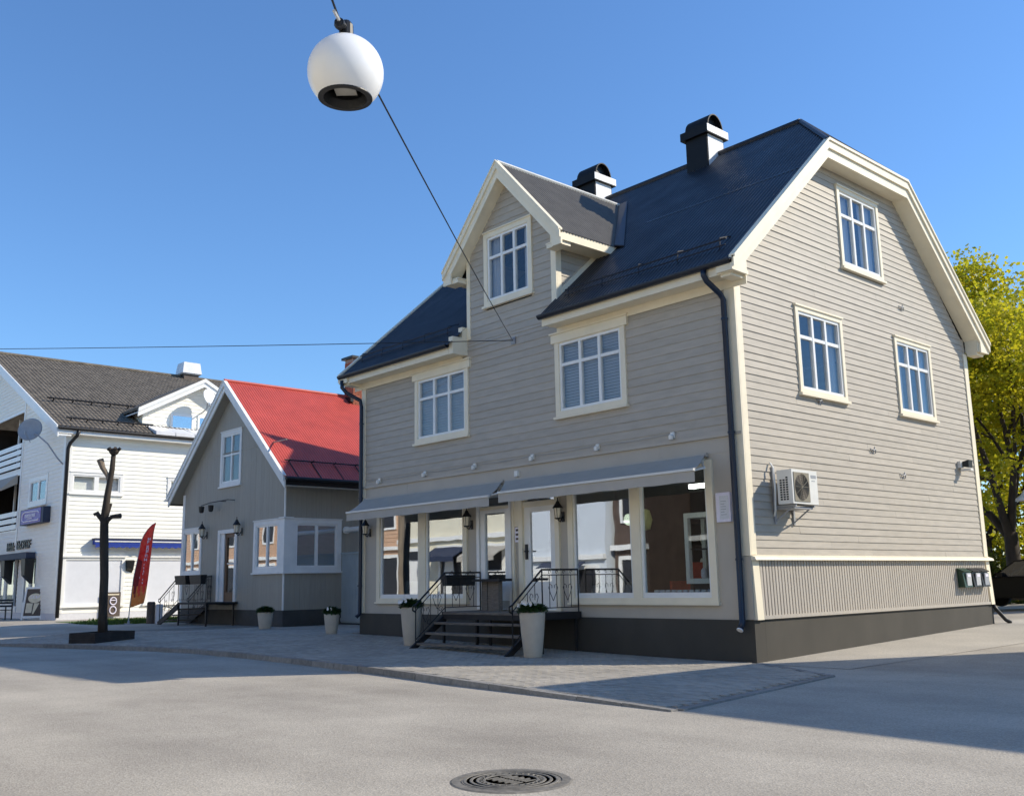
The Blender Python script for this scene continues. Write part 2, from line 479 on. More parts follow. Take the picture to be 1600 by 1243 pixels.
def window(th, F, u0, u1, z0, z1, cas=M_CREAM, sash=M_WHITE, cw=.13, cols=3, tr=.31, header=None, sill=True, cover=None, gl=None, dep=.055, mw=.075, name='window', covd=-.1):
    """casing > sash frame, panes, sill, header, blind or curtains"""
    gl = gl or G_UP
    hz = header or cw
    wn = MB().frame(F, u0, u1, z0, z1, cw, -.05, dep, cw, hz).build(name, cas, th)
    if header:
        MB().fb(F, u0 - .09, u1 + .09, .0, dep + .022, z1 - header + .012, z1 - .002).build('header', cas, wn)
        MB().fb(F, u0 - .12, u1 + .12, .0, dep + .055, z1, z1 + .04).build('header', cas, wn)
    else: MB().fb(F, u0 - .02, u1 + .02, -.0, dep + .03, z1 - .004, z1 + .03).build('header', cas, wn)
    if sill: MB().fb(F, u0 - .035, u1 + .035, -.0, dep + .05, z0 - .045, z0 + .012).build('sill', cas, wn)
    a, b, c, d = u0 + cw, u1 - cw, z0 + cw, z1 - hz
    S = MB().frame(F, a, b, c, d, .06, -.06, .028)
    wcol = (b - a - .12) / cols
    zt = d - .06 - (d - c - .12) * tr if tr else None
    zs = [(c + .06, d - .06)] if not tr else [(c + .06, zt - .035), (zt + .035, d - .06)]
    cells = []
    for i in range(cols):
        p, q = a + .06 + i * wcol, a + .06 + (i + 1) * wcol
        if i: S.fb(F, p - mw / 2, p + mw / 2, -.055, .024, c + .06, d - .06)
        pp, qq = p + (mw / 2 if i else 0), q - (mw / 2 if i < cols - 1 else 0)
        if tr: S.fb(F, pp, qq, -.05, .018, zt - .035, zt + .035)
        for e, f in zs: cells.append((pp, qq, e, f))
    S.build('sash_frame', sash, wn)
    for p, q, e, f in cells: MB().fb(F, p, q, -.022, -.014, e, f).build('pane', gl, wn)
    if cover == 'curtain':
        q1, q2 = rnd.choice(((.36, .3), (.22, .42), (.3, .16), (.45, .25), (.18, .2)))
        for s0, s1 in ((a, a + (b - a) * q1), (b - (b - a) * q2, b)):
            n = 26
            MB().grid(n, 1, lambda i, j: F(s0 + (s1 - s0) * i / n, covd - .05 + .03 * math.sin(i * 1.9 + s0), c if j == 0 else d)).build('curtain', M_CURT, wn, True, fix=False)
    elif cover == 'blind':
        B = MB(); z = c + .05
        while z < d:
            B.hexa([F(a, covd - .03, z), F(b, covd - .03, z), F(b, covd, z + .048), F(a, covd, z + .048), F(a, covd - .033, z + .003), F(b, covd - .033, z + .003), F(b, covd - .003, z + .051), F(a, covd - .003, z + .051)]); z += .068
        B.build('blind', M_BLIND, wn, kind='stuff')
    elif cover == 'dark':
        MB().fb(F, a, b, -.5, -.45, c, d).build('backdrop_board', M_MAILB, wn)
    return wn

# ------------------------------------------------------------------ ground
def clamp(x, a=0, b=1): return max(a, min(b, x))
def sm(x): x = clamp(x); return x * x * (3 - 2 * x)
def h_road(x, y):
    e = .027 * clamp(y, 0, 20) * clamp((x + 12) / 12)
    ww = .2 * sm((y + 7.5) / 5) * clamp((-x - 19.5) / 3)
    return max(e, ww)
KERB = [(-23.2, -7.9), (-19.4, -6.75), (-16.5, -6.0), (-14.2, -5.35), (-12.2, -5.05), (-9.5, -5.06), (-7.4, -5.18), (-3.7, -5.53), (-1.5, -5.82), (1.36, -6.04), (3.0, -6.15)]
def kerb_y(x):
    for (a, b), (c, d) in zip(KERB, KERB[1:]):
        if a <= x <= c: return b + (d - b) * (x - a) / (c - a)
    return KERB[0][1] if x < KERB[0][0] else KERB[-1][1]
def p_h(x, y):
    f = .02 + .19 * sm(-x / 13.5)
    kt = .015 + .085 * clamp((3 - x) / 5) * clamp((x + 23.5) / 5)
    return kt + (f - kt) * clamp((y - kerb_y(x)) / 4.6)
def lines(*segs):
    out = []
    for a, b, st in segs:
        n = max(1, round((b - a) / st)); out += [a + (b - a) * i / n for i in range(n)]
    return out + [segs[-1][1]]
MB().box(-700, 700, -700, 900, -1.2, -.25).build('ground', M_GROUND)
struct(bpy.data.objects['ground'])
XS = lines((-160, -60, 25), (-60, -24, 4), (-24, -18, .75), (-18, 0, 2), (0, 6, 1), (6, 70, 8)); YS = lines((-60, -9, 6), (-9, 1, .5), (1, 24, 2), (24, 80, 14))
rd = MB().grid(len(XS) - 1, len(YS) - 1, lambda i, j: (XS[i], YS[j], h_road(XS[i], YS[j]))).build('road', M_ROAD, smooth=True, fix=False)
struct(rd)
# pavement bed and pavers
PX = lines((-23.2, 0, .8), (0, 2.24, .56), (2.24, 3.0, .076))
def inside(x, y):
    if y < kerb_y(x) + .13 or x < -23: return False
    if y > -.06 and x > -13.2: return False
    if y > 1.2 and x < -19.3: return False
    if y > 3.5: return False
    if x < -20 and y > -1.5 - (x + 20) * -.9: return False
    if x > .1:
        # pale edging line from the corner of the house out to the kerb
        if y > -.1 - (x - .11) * .58: return False
        if x > 2.92 - (y + 5.92) * .146: return False
    return True
def top_y(x): return 3.6 if -19.4 < x < -12.8 else (1.3 if x <= -19.4 else (-.02 if x < .1 else (-.1 - (x - .12) * .586 if x < 2.27 else -1.36 - (x - 2.27) * 6.36)))
pv = MB().grid(len(PX) - 1, 10, lambda i, j: (lambda x, y0, y1: (x, y0 + (y1 - y0) * j / 10, p_h(x, y0 + (y1 - y0) * j / 10) - .012))(PX[i], kerb_y(PX[i]) + .05, max(top_y(PX[i]), kerb_y(PX[i]) + .06))).build('pavement', M_JOINT, smooth=True, fix=False)
struct(pv)
cells = []
row = 0
y = -7.9
while y < 3.6:
    x = -23 + (.105 if row % 2 else 0)
    while x < 3.1:
        if all(inside(x + a, y + b) for a in (0, .205) for b in (0, .1)): cells.append((x, y))
        x += .21
    y += .105; row += 1
cells.sort(key=lambda c: (c[0] + .1 - CAM.x) ** 2 + (c[1] + .05 - CAM.y) ** 2)
def pav(mb, x, y, z, e=.0): mb.box(x + .003, x + .207, y + .003, y + .102, z - .03, z + e)
pm = MB(); pav(pm, 0, 0, 0); proto = pm.build('paver', M_PAVER, pv)
for i, (x, y) in enumerate(cells[:300]):
    o = proto if i == 0 else cpy(proto, pv)
    o.location = (x, y, p_h(x + .1, y + .05) + rnd.uniform(-.002, .003))
rest = MB()
for x, y in cells[300:]: pav(rest, x, y, p_h(x + .1, y + .05), rnd.uniform(-.002, .003))
rest.build('paver_field', M_PAVER, pv, fix=False, kind='stuff')
# granite kerb, one stone after another
kp = []
for (a, b), (c, d) in zip(KERB, KERB[1:]):
    n = max(1, round(math.hypot(c - a, d - b) / .95))
    kp += [(a + (c - a) * i / n, b + (d - b) * i / n) for i in range(n)]
kp.append(KERB[-1])
kb = struct(bpy.data.objects.new('kerb', None)); col.objects.link(kb); ORIGIN['kerb'] = Vector((0, 0, 0))
for (a, b), (c, d) in zip(kp, kp[1:]):
    dx, dy = c - a, d - b; L = math.hypot(dx, dy); nx, ny = -dy / L * .13, dx / L * .13; g = .006 / L
    a2, b2, c2, d2 = a + dx * g, b + dy * g, c - dx * g, d - dy * g
    za, zb = p_h(a, b) + .006 + rnd.uniform(-.006, .006), p_h(c, d) + .006
    MB().hexa([(a2, b2, -.1), (c2, d2, -.1), (c2 + nx, d2 + ny, -.1), (a2 + nx, b2 + ny, -.1), (a2 + nx * .12, b2 + ny * .12, za), (c2 + nx * .12, d2 + ny * .12, zb), (c2 + nx, d2 + ny, zb), (a2 + nx, b2 + ny, za)]).build('kerb_stone', M_GRANITE, kb)
# flush edging stones on the side-street edge of the pavers
eg = [(3.0, -6.0), (2.27, -1.36), (.12, -.1)]
for (a, b), (c, d) in zip(eg, eg[1:]):
    n = round(math.hypot(c - a, d - b) / .9)
    for i in range(n):
        p, q = Vector((a + (c - a) * i / n, b + (d - b) * i / n, 0)), Vector((a + (c - a) * (i + 1) / n, b + (d - b) * (i + 1) / n, 0))
        t = (q - p).normalized(); nn = Vector((-t.y, t.x, 0)) * .06
        p += t * .004; q -= t * .004
        z = .022
        MB().hexa([(*(p - nn)[:2], -.05), (*(q - nn)[:2], -.05), (*(q + nn)[:2], -.05), (*(p + nn)[:2], -.05), (*(p - nn)[:2], z), (*(q - nn)[:2], z), (*(q + nn)[:2], z), (*(p + nn)[:2], z)]).build('kerb_stone', M_GRANITE, kb)
# paler concrete apron beside the gable
AY = lines((-.1, 12, 1.2))
ap = MB().grid(6, len(AY) - 1, lambda i, j: (-.02 + (1.9 + .12 * AY[j]) * i / 6, AY[j], h_road(1, AY[j]) + .006)).build('concrete_apron', M_LOT, smooth=True, fix=False)
struct(ap)
# worn give-way mark at the far kerb
mk = MB(); mk.hexa([(-19.6, -8.2, .001), (-17.9, -8.25, .001), (-17.9, -7.7, .001), (-19.6, -7.65, .001), (-19.6, -8.2, .005), (-17.9, -8.25, .005), (-17.9, -7.7, .005), (-19.6, -7.65, .005)])
struct(mk.build('road_marking', M_PAINTL))

# ------------------------------------------------------------------ the shop house
L, D = 12.71, 10.22
PZ, BZ, DRIP, EV = .76, 1.86, 4.19, 7.24
RY, RZ = 5.11, 12.5                      # ridge
SL = (RZ - 7.33) / (RY + .6)
def rz(y): return 7.33 + SL * (min(y, 2 * RY - y) + .6)
CLY = 3.29                               # half hip starts here
house = thing('shop_house', (-L / 2, 0, .1), 'large taupe weatherboarded shop house with dark half-hipped roof and two awnings', 'house')
# plinth
pl = MB()
pl.box(-L - .03, .03, -.03, .3, -.3, PZ); pl.box(-.3, .031, .3, D + .03, -.3, PZ + .001); pl.box(-L - .031, -L + .3, .3, D, -.3, PZ); pl.box(-L + .3, -.3, D - .3, D + .03, -.3, PZ)
pl.build('plinth', M_PLINTH, house)
# street wall: smooth panel with shop openings
SH1 = (-11.86, -8.15, 1.14, 3.72); SH2 = (-4.54, -.79, 1.14, 3.70)
NI = (-7.66, -6.5, .9, 3.56); DO = (-6.16, -4.98, .88, 3.56)
sw = wall_holes(MB(), FRONT, -L + .002, -.002, PZ, DRIP, [SH1, SH2, NI, DO], -.15, .0).build('street_wall', M_PANEL, house)
sheet = MB()
for u in (-10.6, -2.0): sheet.fb(FRONT, u - .012, u + .012, -.0, .004, DRIP - .36, DRIP)
sheet.fb(FRONT, -L + .2, -.2, -.0, .006, 3.86, 3.88)
sheet.build('panel_joint', M_PANEL, sw)
MB().fb(FRONT, -L, .0, -.01, .05, DRIP - .03, DRIP + .03).build('drip_board', M_PANEL, sw)
WINF = [(-10.19, -7.97, 5.13, 7.03), (-4.87, -2.76, 5.12, 7.03), (-7.3, -5.55, 8.23, 10.13)]
def ins(wn, m=.05): return [(a + m, b - m, c + m, d - m) for a, b, c, d in wn]
DXL, DXR, DC = -8.0, -4.8, -6.4
DAP, DFZ = 11.64, 9.3
DSL = (DAP - DFZ) / 2.12
upper = [[(-L, DRIP), (0, DRIP), (0, EV + .12), (-L, EV + .12)], [(DXL, EV + .12), (DXR, EV + .12), (DXR, DAP - .1 - DSL * 1.6), (DC, DAP - .1), (DXL, DAP - .1 - DSL * 1.6)]]
planks(sw, FRONT, upper, ins(WINF), DRIP + .03, DAP - .15, .1785, M_CLAD)
# gable wall
SW = [(2.07, 3.93, 5.18, 7.03), (6.3, 8.12, 5.165, 7.03), (4.18, 6.06, 8.29, 10.22)]
gw = MB()
gw.box(-.15, .0, .0, D, PZ, BZ).build
gw = MB().fb(SIDE, .02, D - .02, -.15, .0, PZ, BZ).build('gable_wall', M_PANEL, house)
gpoly = [(0, BZ), (D, BZ), (D, EV + .1), (2 * RY - CLY, rz(CLY) - .12), (CLY, rz(CLY) - .12), (0, EV + .1)]
planks(gw, SIDE, [gpoly], ins(SW), BZ + .06, rz(CLY) - .2, .1432, M_CLAD)
# ribbed skirt below the belt
sk = MB(); u = .23
while u < D - .2:
    sk.hexa([SIDE(u, 0, PZ + .06), SIDE(u + .082, 0, PZ + .06), SIDE(u + .074, .055, PZ + .06), SIDE(u + .008, .055, PZ + .06), SIDE(u, 0, BZ - .02), SIDE(u + .082, 0, BZ - .02), SIDE(u + .074, .035, BZ - .02), SIDE(u + .008, .035, BZ - .02)]); u += .1
sk.build('ribbed_skirt', M_SKIRT, gw, kind='stuff')
MB().fb(SIDE, .2, D - .1, 0, .075, PZ + .005, PZ + .07).build('bottom_rail', M_SKIRT, gw)
MB().hexa([SIDE(-.02, 0, BZ - .03), SIDE(D + .14, 0, BZ - .03), SIDE(D + .14, .14, BZ - .03), SIDE(-.02, .14, BZ - .03), SIDE(-.02, 0, BZ + .07), SIDE(D + .14, 0, BZ + .07), SIDE(D + .14, .12, BZ + .025), SIDE(-.02, .12, BZ + .025)]).build('belt_moulding', M_CREAM, gw)
# rear and far walls
bw = MB(); bw.box(-L, 0, D - .1, D, PZ, EV + .3); bw.box(-L, -L + .1, .02, D - .1, PZ, EV + .3)
bw.prism([(0.2, EV + .25), (D - .2, EV + .25), (2 * RY - CLY, rz(CLY) - .15), (CLY, rz(CLY) - .15)], lambda p, t: (t, p[0], p[1]), -L, -L + .1)
bw.build('rear_wall', M_CLAD, house)
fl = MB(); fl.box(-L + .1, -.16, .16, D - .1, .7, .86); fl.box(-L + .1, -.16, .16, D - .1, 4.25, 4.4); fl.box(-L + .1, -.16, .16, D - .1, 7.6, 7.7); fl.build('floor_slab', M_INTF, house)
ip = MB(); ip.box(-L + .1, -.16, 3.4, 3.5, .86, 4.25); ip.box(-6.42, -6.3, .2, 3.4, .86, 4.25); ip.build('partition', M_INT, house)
# corner boards
for F, u0, u1, z0, z1, d in ((FRONT, -.2, .034, BZ + .05, EV + .1, .034), (SIDE, -.0, .17, BZ + .07, EV - .02, .036), (FRONT, -L - .034, -L + .16, PZ + .01, EV + .1, .034), (SIDE, D - .17, D + .036, BZ + .07, EV - .1, .04)):
    MB().fb(F, u0, u1, 0 if F is FRONT else 0, d, z0, z1).build('corner_board', M_CREAM, house)
for a, b in ((0.0, .2), (D - .15, D + .05)):
    MB().hexa([SIDE(a, 0, PZ), SIDE(b, 0, PZ), SIDE(b, .09, PZ), SIDE(a, .09, PZ), SIDE(a, 0, BZ - .03), SIDE(b, 0, BZ - .03), SIDE(b, .045, BZ - .03), SIDE(a, .045, BZ - .03)]).build('corner_board', M_CREAM, house)
MB().fb(FRONT, -.3, .03, 0, .03, PZ + .01, BZ + .04).build('corner_board', M_PANEL, house)
# windows
window(house, FRONT, *WINF[0], header=.21, cover='blind')
window(house, FRONT, *WINF[1], header=.21, cover='blind')
window(house, FRONT, *WINF[2], cover='curtain')
for wv in SW: window(house, SIDE, *wv, cover='curtain', cw=.1, mw=.07)

# roof
def sheet_roof(name, x0, x1, ylo_fn, yhi_fn, pitch, amp, zfn, mat, parent, rows=1):
    n = int((x1 - x0) / pitch) * 6
    xs = [x0 + (x1 - x0) * i / n for i in range(n + 1)]
    prof = lambda i: (0, .55, 1, 1, .55, 0)[i % 6] * amp
    return MB().grid(n, rows, lambda i, j: (lambda y: (xs[i], y, zfn(y) + prof(i)))(ylo_fn(xs[i]) + (yhi_fn(xs[i]) - ylo_fn(xs[i])) * j / rows)).build(name, mat, parent, fix=False)
X0, X1 = -L - .42, .42
def ytop(x): return min(RY, CLY + (RY - CLY) * clamp((X1 - x) / 1.67, 0, 1), CLY + (RY - CLY) * clamp((x - X0) / 1.67, 0, 1))
DXL, DXR = -8.0, -4.8
roof = thing('roof', (0, 0, 0), '', ''); [roof.__delitem__(k) for k in ('label', 'category')]
roof.parent = house; roof.location = -ORIGIN[house.name]
sheet_roof('roof_sheet', X0, X1, lambda x: .03 if DXL <= x <= DXR else -.62, ytop, .11, .022, lambda y: rz(y) + .03, M_ROOF, roof)
MB().grid(2, 1, lambda i, j: ((X0 if i == 0 else X1) if i != 1 else -6, D + .62 - (0 if j == 0 else (D + .62 - (2 * RY - CLY if i != 1 else RY))), rz(D + .62) + .02 if j == 0 else rz(CLY if i != 1 else RY) + .02)).build('roof_sheet', M_ROOF, roof, fix=False)
# rear slope proper
rs = MB(); rs.add([(X0, D + .62, rz(-.62) + .02), (X1, D + .62, rz(-.62) + .02), (X1, 2 * RY - CLY, rz(CLY) + .02), (X1 - 1.67, RY, RZ + .03), (X0 + 1.67, RY, RZ + .03), (X0, 2 * RY - CLY, rz(CLY) + .02)], [(0, 1, 2, 3, 4, 5)])
rs.build('roof_sheet', M_ROOF, roof, fix=False)
for xe, s in ((X1, 1), (X0, -1)):
    n = 6 * 30; ys = [CLY - .06 + (2 * RY - 2 * CLY + .12) * i / n for i in range(n + 1)]
    def hp(i, j, xe=xe, s=s):
        y = ys[i]; t = 1 - abs(y - RY) / (RY - CLY + .06)
        b = (0, .55, 1, 1, .55, 0)[i % 6] * .02
        return (xe - s * 1.67 * t * j + s * .05 * (1 - j), y, rz(CLY) + .035 + (RZ - rz(CLY)) * t * j + b)
    MB().grid(n, 1, hp).build('hip_sheet', M_ROOF, roof, fix=False)
    for sy in (1, -1):
        MB().tube([(xe, RY + sy * (RY - CLY), rz(CLY) + .06), (xe - s * 1.67, RY, RZ + .06)], .06, 6).build('ridge_cap', M_ROOFD, roof)
MB().tube([(X0 + 1.67, RY, RZ + .04), (X1 - 1.67, RY, RZ + .04)], .09, 8).build('ridge_cap', M_ROOFD, roof)
for q in (-1, 1):                                    # faint lap seam half-way up
    pass
seam = MB(); y = 2.35
seam.hexa([(-4.0, y, rz(y) + .04), (.3, y, rz(y) + .04), (.3, y + .05, rz(y + .05) + .04), (-4.0, y + .05, rz(y + .05) + .04), (-4.0, y, rz(y) + .056), (.3, y, rz(y) + .056), (.3, y + .05, rz(y + .05) + .056), (-4.0, y + .05, rz(y + .05) + .056)])
seam.build('lap_seam', M_ROOF, roof)
# rakes: wide cream board + cap, soffit, at both gable ends
def rake(xe, s, pts, name='bargeboard'):
    """pts: (y, z) of the roof edge line"""
    n_ = len(pts) - 1
    for i, ((a, b), (c, d)) in enumerate(zip(pts, pts[1:])):
        lo_, hi_ = -.35, -.06
        top = [(c, d + hi_), (a, b + hi_)]
        if i == 0: poly = [(a, EV - .075), (-.1, EV - .085), (-.1, rz(-.1) + lo_), (c, d + lo_)] + top
        elif i == n_ - 1: poly = [(a, b + lo_), (2 * RY + .1, rz(-.1) + lo_), (2 * RY + .1, EV - .085), (c, EV - .075)] + top
        else: poly = [(a, b + lo_), (c, d + lo_)] + top
        MB().prism(poly, lambda p, t: (t, p[0], p[1]), xe - s * .05, xe).build(name, M_CREAM, house)
        def sec(lo, hi, x0, x1, nm, mat, a=a, b=b, c=c, d=d):
            MB().hexa([(x0, a, b + lo), (x1, a, b + lo), (x1, c, d + lo), (x0, c, d + lo), (x0, a, b + hi), (x1, a, b + hi), (x1, c, d + hi), (x0, c, d + hi)]).build(nm, mat, house)
        sec(-.14, .075, xe + s * .002, xe + s * .045, 'verge_cap', M_CREAM)
        sec(.04, .10, xe - s * .06, xe + s * .075, 'verge_cap', M_CREAM)
        a2, c2 = (max(a, -.06), c) if i == 0 else ((a, min(c, 2 * RY + .06)) if i == n_ - 1 else (a, c))
        sec(-.33, -.29, 0 if s > 0 else -L, xe - s * .05, 'soffit_board', M_CREAM, a2, rz(a2), c2, rz(c2))
edge = [(-.58, rz(-.58)), (CLY, rz(CLY)), (2 * RY - CLY, rz(CLY)), (2 * RY + .58, rz(-.58))]
rake(.40, 1, edge)
rake(-L - .40, -1, edge)
for xa, xb, xp in ((.02, .345, .348), (-L - .345, -L - .02, -L - .40)):        # eave returns at the four corners
    for sy in (1, -1):
        Y = lambda y: y if sy > 0 else 2 * RY - y
        b = MB().box(xa, xb, *sorted((Y(-.56), Y(-.04))), EV - .07, EV + .08); b.box(xa, xb, *sorted((Y(-.12), Y(-.05))), EV + .081, EV + .27)
        b.box(xa + .03, xb - .05, *sorted((Y(-.46), Y(-.04))), EV - .14, EV - .071)
        b.build('eave_return', M_CREAM, house)
# front eaves: boxed soffit, fascia, gutter, snow guard in two lengths
for a, b in ((-L - .38, DXL - .17), (DXR + .0, .34)):
    MB().box(a + .02, b, -.46, .03, EV - .06, EV + .02).build('soffit_board', M_CREAM, house)
    MB().box(a, b, -.5, -.462, EV - .09, EV + .12).build('fascia', M_CREAM, house)
    MB().box(a + .03, b, -.06, -.036, EV - .24, EV - .062).build('frieze_board', M_CREAM, house)
    n = 10
    g = MB(); sec = [(-.57 + .085 * math.cos(math.pi + math.pi * k / n), EV + .14 + .085 * math.sin(math.pi + math.pi * k / n)) for k in range(n + 1)]
    sec2 = [(-.57 + .07 * math.cos(math.pi + math.pi * k / n), EV + .15 + .07 * math.sin(math.pi + math.pi * k / n)) for k in range(n, -1, -1)]
    g.prism(sec + sec2, lambda p, t: (t, p[0], p[1]), a - .02, b + .02)
    g.build('gutter', M_ROOFD, house)
    MB().box(a, b, -.63, -.61, EV + .09, EV + .16).build('drip_edge', M_ROOFD, house)
    sg = MB().tube([(a + .4, -.12, rz(-.12) + .22), (b - .35, -.12, rz(-.12) + .22)], .018, 6).build('snow_guard', M_ROOFD, house)
    MB().tube([(a + .4, -.16, rz(-.16) + .12), (b - .35, -.16, rz(-.16) + .12)], .014, 6).build('rail', M_ROOFD, sg)
    k = 5
    for i in range(k):
        x = a + .5 + (b - a - 1.0) * i / (k - 1)
        MB().tube([(x, .25, rz(.25) + .05), (x, -.12, rz(-.12) + .26), (x, -.14, rz(-.14) + .05)], .014, 5).build('bracket', M_ROOFD, sg)
MB().box(DXL - .16, DXL - .002, -.5, .03, EV - .1, EV + .34).build('eave_return', M_CREAM, house)
MB().box(DXL - .15, DXL - .003, -.19, .03, EV + .341, EV + .62).build('eave_return', M_CREAM, house)
MB().box(DXL - .29, DXL, -.2, .06, EV - .06, EV + .0).build('soffit_board', M_CREAM, house)

# dormer gable over the entrance
dm = MB()
dn = thing('dormer', (0, 0, 0), '', ''); [dn.__delitem__(k) for k in ('label', 'category')]
dn.parent = house; dn.location = -ORIGIN[house.name]
def yroof(z): return (z - 7.33) / SL - .6
for xs_, s in ((DXR, 1), (DXL, -1)):
    F = Fr('x', xs_, s)
    ztop = DAP - .12 - DSL * 1.6
    poly = [(0.0, EV + .35), (yroof(ztop) , ztop), (0.0, ztop)]
    planks(dn, F, [poly], [], EV + .35, ztop, .1785, M_CLAD)
    MB().fb(F, -.0, .14, -.0, .036, EV + .3, ztop + .02).build('corner_board', M_CREAM, dn)
    MB().fb(FRONT, xs_ - (.13 if s > 0 else -.0), xs_ + (.034 if s > 0 else .13), 0, .034, EV + (.12 if s > 0 else .3), ztop + .1).build('corner_board', M_CREAM, dn)
    # trim where the cheek meets the roof
    MB().hexa([F(.14, 0, rz(.14) + .04), F(yroof(ztop), 0, ztop + .02), F(yroof(ztop), .05, ztop + .02), F(.14, .05, rz(.14) + .04), F(.14, 0, rz(.14) + .18), F(yroof(ztop) - .16, 0, ztop + .02), F(yroof(ztop) - .16, .05, ztop + .02), F(.14, .05, rz(.14) + .18)]).build('cheek_trim', M_CREAM, dn)
    # roof slope
    ye = -.34
    n = 6 * 17
    def dr(i, j, s=s):
        t = j
        xx = DC + s * 2.16 * (1 - t); zz = DAP - DSL * 2.16 * (1 - t)
        yb = yroof(zz) + .12
        y = ye + (yb - ye) * i / n
        return (xx, y, zz + .04 + (0, .55, 1, 1, .55, 0)[i % 6] * .022)
    # ribs run down the slope, so build per column of constant y and clip at the valley
    mb = MB(); ymax = yroof(DAP) + .1
    pts = []; N = int((ymax - ye) / .1) * 6
    for i in range(N):
        ya, yb = ye + (ymax - ye) * i / N, ye + (ymax - ye) * (i + 1) / N
        def row_pts(y, i):
            zlow = max(DAP - DSL * 2.16, rz(y) + .0)
            if zlow > DAP: zlow = DAP
            b = (0, .55, 1, 1, .55, 0)[i % 6] * .022 + .04
            t = (DAP - zlow) / DSL
            return (DC + s * t, y, zlow + b), (DC, y, DAP + b)
        a0, a1 = row_pts(ya, i); b0, b1 = row_pts(yb, i + 1)
        mb.add([a0, b0, b1, a1], [(0, 1, 2, 3)])
    mb.build('roof_sheet', M_DORMER, dn, fix=False)
    # front verge boards
    zf = DAP - DSL * 2.14
    MB().prism([(DC, DAP - .36), (DC, DAP - .02), (DC + s * 2.14, zf - .02), (DC + s * 2.14, zf - .27), (DC + s * 1.84, zf - .27), (DC + s * 1.84, DAP - .36 - DSL * 1.84)], lambda p, t: (p[0], t, p[1]), -.36, -.31).build('bargeboard', M_CREAM, dn)
    for lo, hi, y0, y1 in ((-.12, .075, -.405, -.362), (.055, .1, -.43, -.3)):
        a, b = (DC, DAP), (DC + s * 2.14, DAP - DSL * 2.14)
        MB().hexa([(a[0], y0, a[1] + lo), (b[0], y0, b[1] + lo), (b[0], y1, b[1] + lo), (a[0], y1, a[1] + lo), (a[0], y0, a[1] + hi), (b[0], y0, b[1] + hi), (b[0], y1, b[1] + hi), (a[0], y1, a[1] + hi)]).build('bargeboard', M_CREAM, dn)
    a, b = (DC, DAP - .30), (DC + s * 2.0, DAP - .30 - DSL * 2.0)
    MB().hexa([(a[0], -.31, a[1] - .03), (b[0], -.31, b[1] - .03), (b[0], .03, b[1] - .03), (a[0], .03, a[1] - .03), (a[0], -.31, a[1]), (b[0], -.31, b[1]), (b[0], .03, b[1]), (a[0], .03, a[1])]).build('soffit_board', M_CREAM, dn)
    # eave: fascia + soffit running back to the main roof
    zf = DAP - DSL * 2.14
    xo = DC + s * 2.14
    MB().box(*sorted((xo - s * .04, xo)), -.31, yroof(zf) + .05, zf - .17, zf + .03).build('fascia', M_CREAM, dn)
    MB().box(*sorted((DC + s * 1.6, xo - s * .04)), -.31, yroof(zf - .2) + .05, zf - .16, zf - .13).build('soffit_board', M_CREAM, dn)
    MB().box(*sorted((DC + s * 1.62, xo - s * .045)), -.305, -.0, zf - .26, zf - .165).build('eave_return', M_CREAM, dn)
    # valley flashing
    MB().hexa([(xo + s * .0, yroof(zf) - .1, zf + .06), (xo + s * .3, yroof(zf) - .1, rz(yroof(zf) - .1) + .06), (DC + s * .3, yroof(DAP), DAP + .07), (DC, yroof(DAP), DAP + .07), (xo, yroof(zf) - .1, zf + .09), (xo + s * .3, yroof(zf) - .1, rz(yroof(zf) - .1) + .09), (DC + s * .3, yroof(DAP), DAP + .1), (DC, yroof(DAP), DAP + .1)]).build('valley_flashing', M_ROOFD, dn)
MB().tube([(DC, -.36, DAP + .06), (DC, yroof(DAP), DAP + .06)], .05, 6).build('ridge_cap', M_ALU, dn)

# chimneys with round metal hoods
for x0, x1 in ((-8.4, -7.68), (-4.36, -3.67)):
    ch = MB(); y0, y1 = 4.6, 5.32
    ch.box(x0, x1, y0, y1, 11.7, 13.0)
    c = ch.build('chimney', M_CHIM, house)
    MB().box(x1 + .001, x1 + .012, y0 + .03, y1 - .03, 11.75, 12.98).build('sunlit_face_sheet', M_CHIMW, c)  # pale sheet paints the sun on the chimney's right face
    MB().box(x0 - .1, x1 + .09, y0 - .1, y1 + .1, 12.98, 13.2).build('cap_band', M_CHIM, c)
    MB().box(x1 + .091, x1 + .1, y0 - .1, y1 + .1, 13.0, 13.2).build('sunlit_face_sheet', M_CHIMW, c)  # same painted sunlit side on the cap band
    n = 14
    arc = [((y0 + y1) / 2 + .34 * math.cos(math.pi * k / n), 13.2 + .42 * math.sin(math.pi * k / n)) for k in range(n + 1)]
    arc2 = [((y0 + y1) / 2 + .31 * math.cos(math.pi * k / n), 13.2 + .39 * math.sin(math.pi * k / n)) for k in range(n, -1, -1)]
    MB().prism(arc + arc2, lambda p, t: (t, p[0], p[1]), x0 - .02, x1 + .03).build('hood', M_CHIM, c)
    MB().prism(arc2, lambda p, t: (t, p[0], p[1]), x0 + .1, x1 - .12).build('flue_mesh', M_BLACK, c)

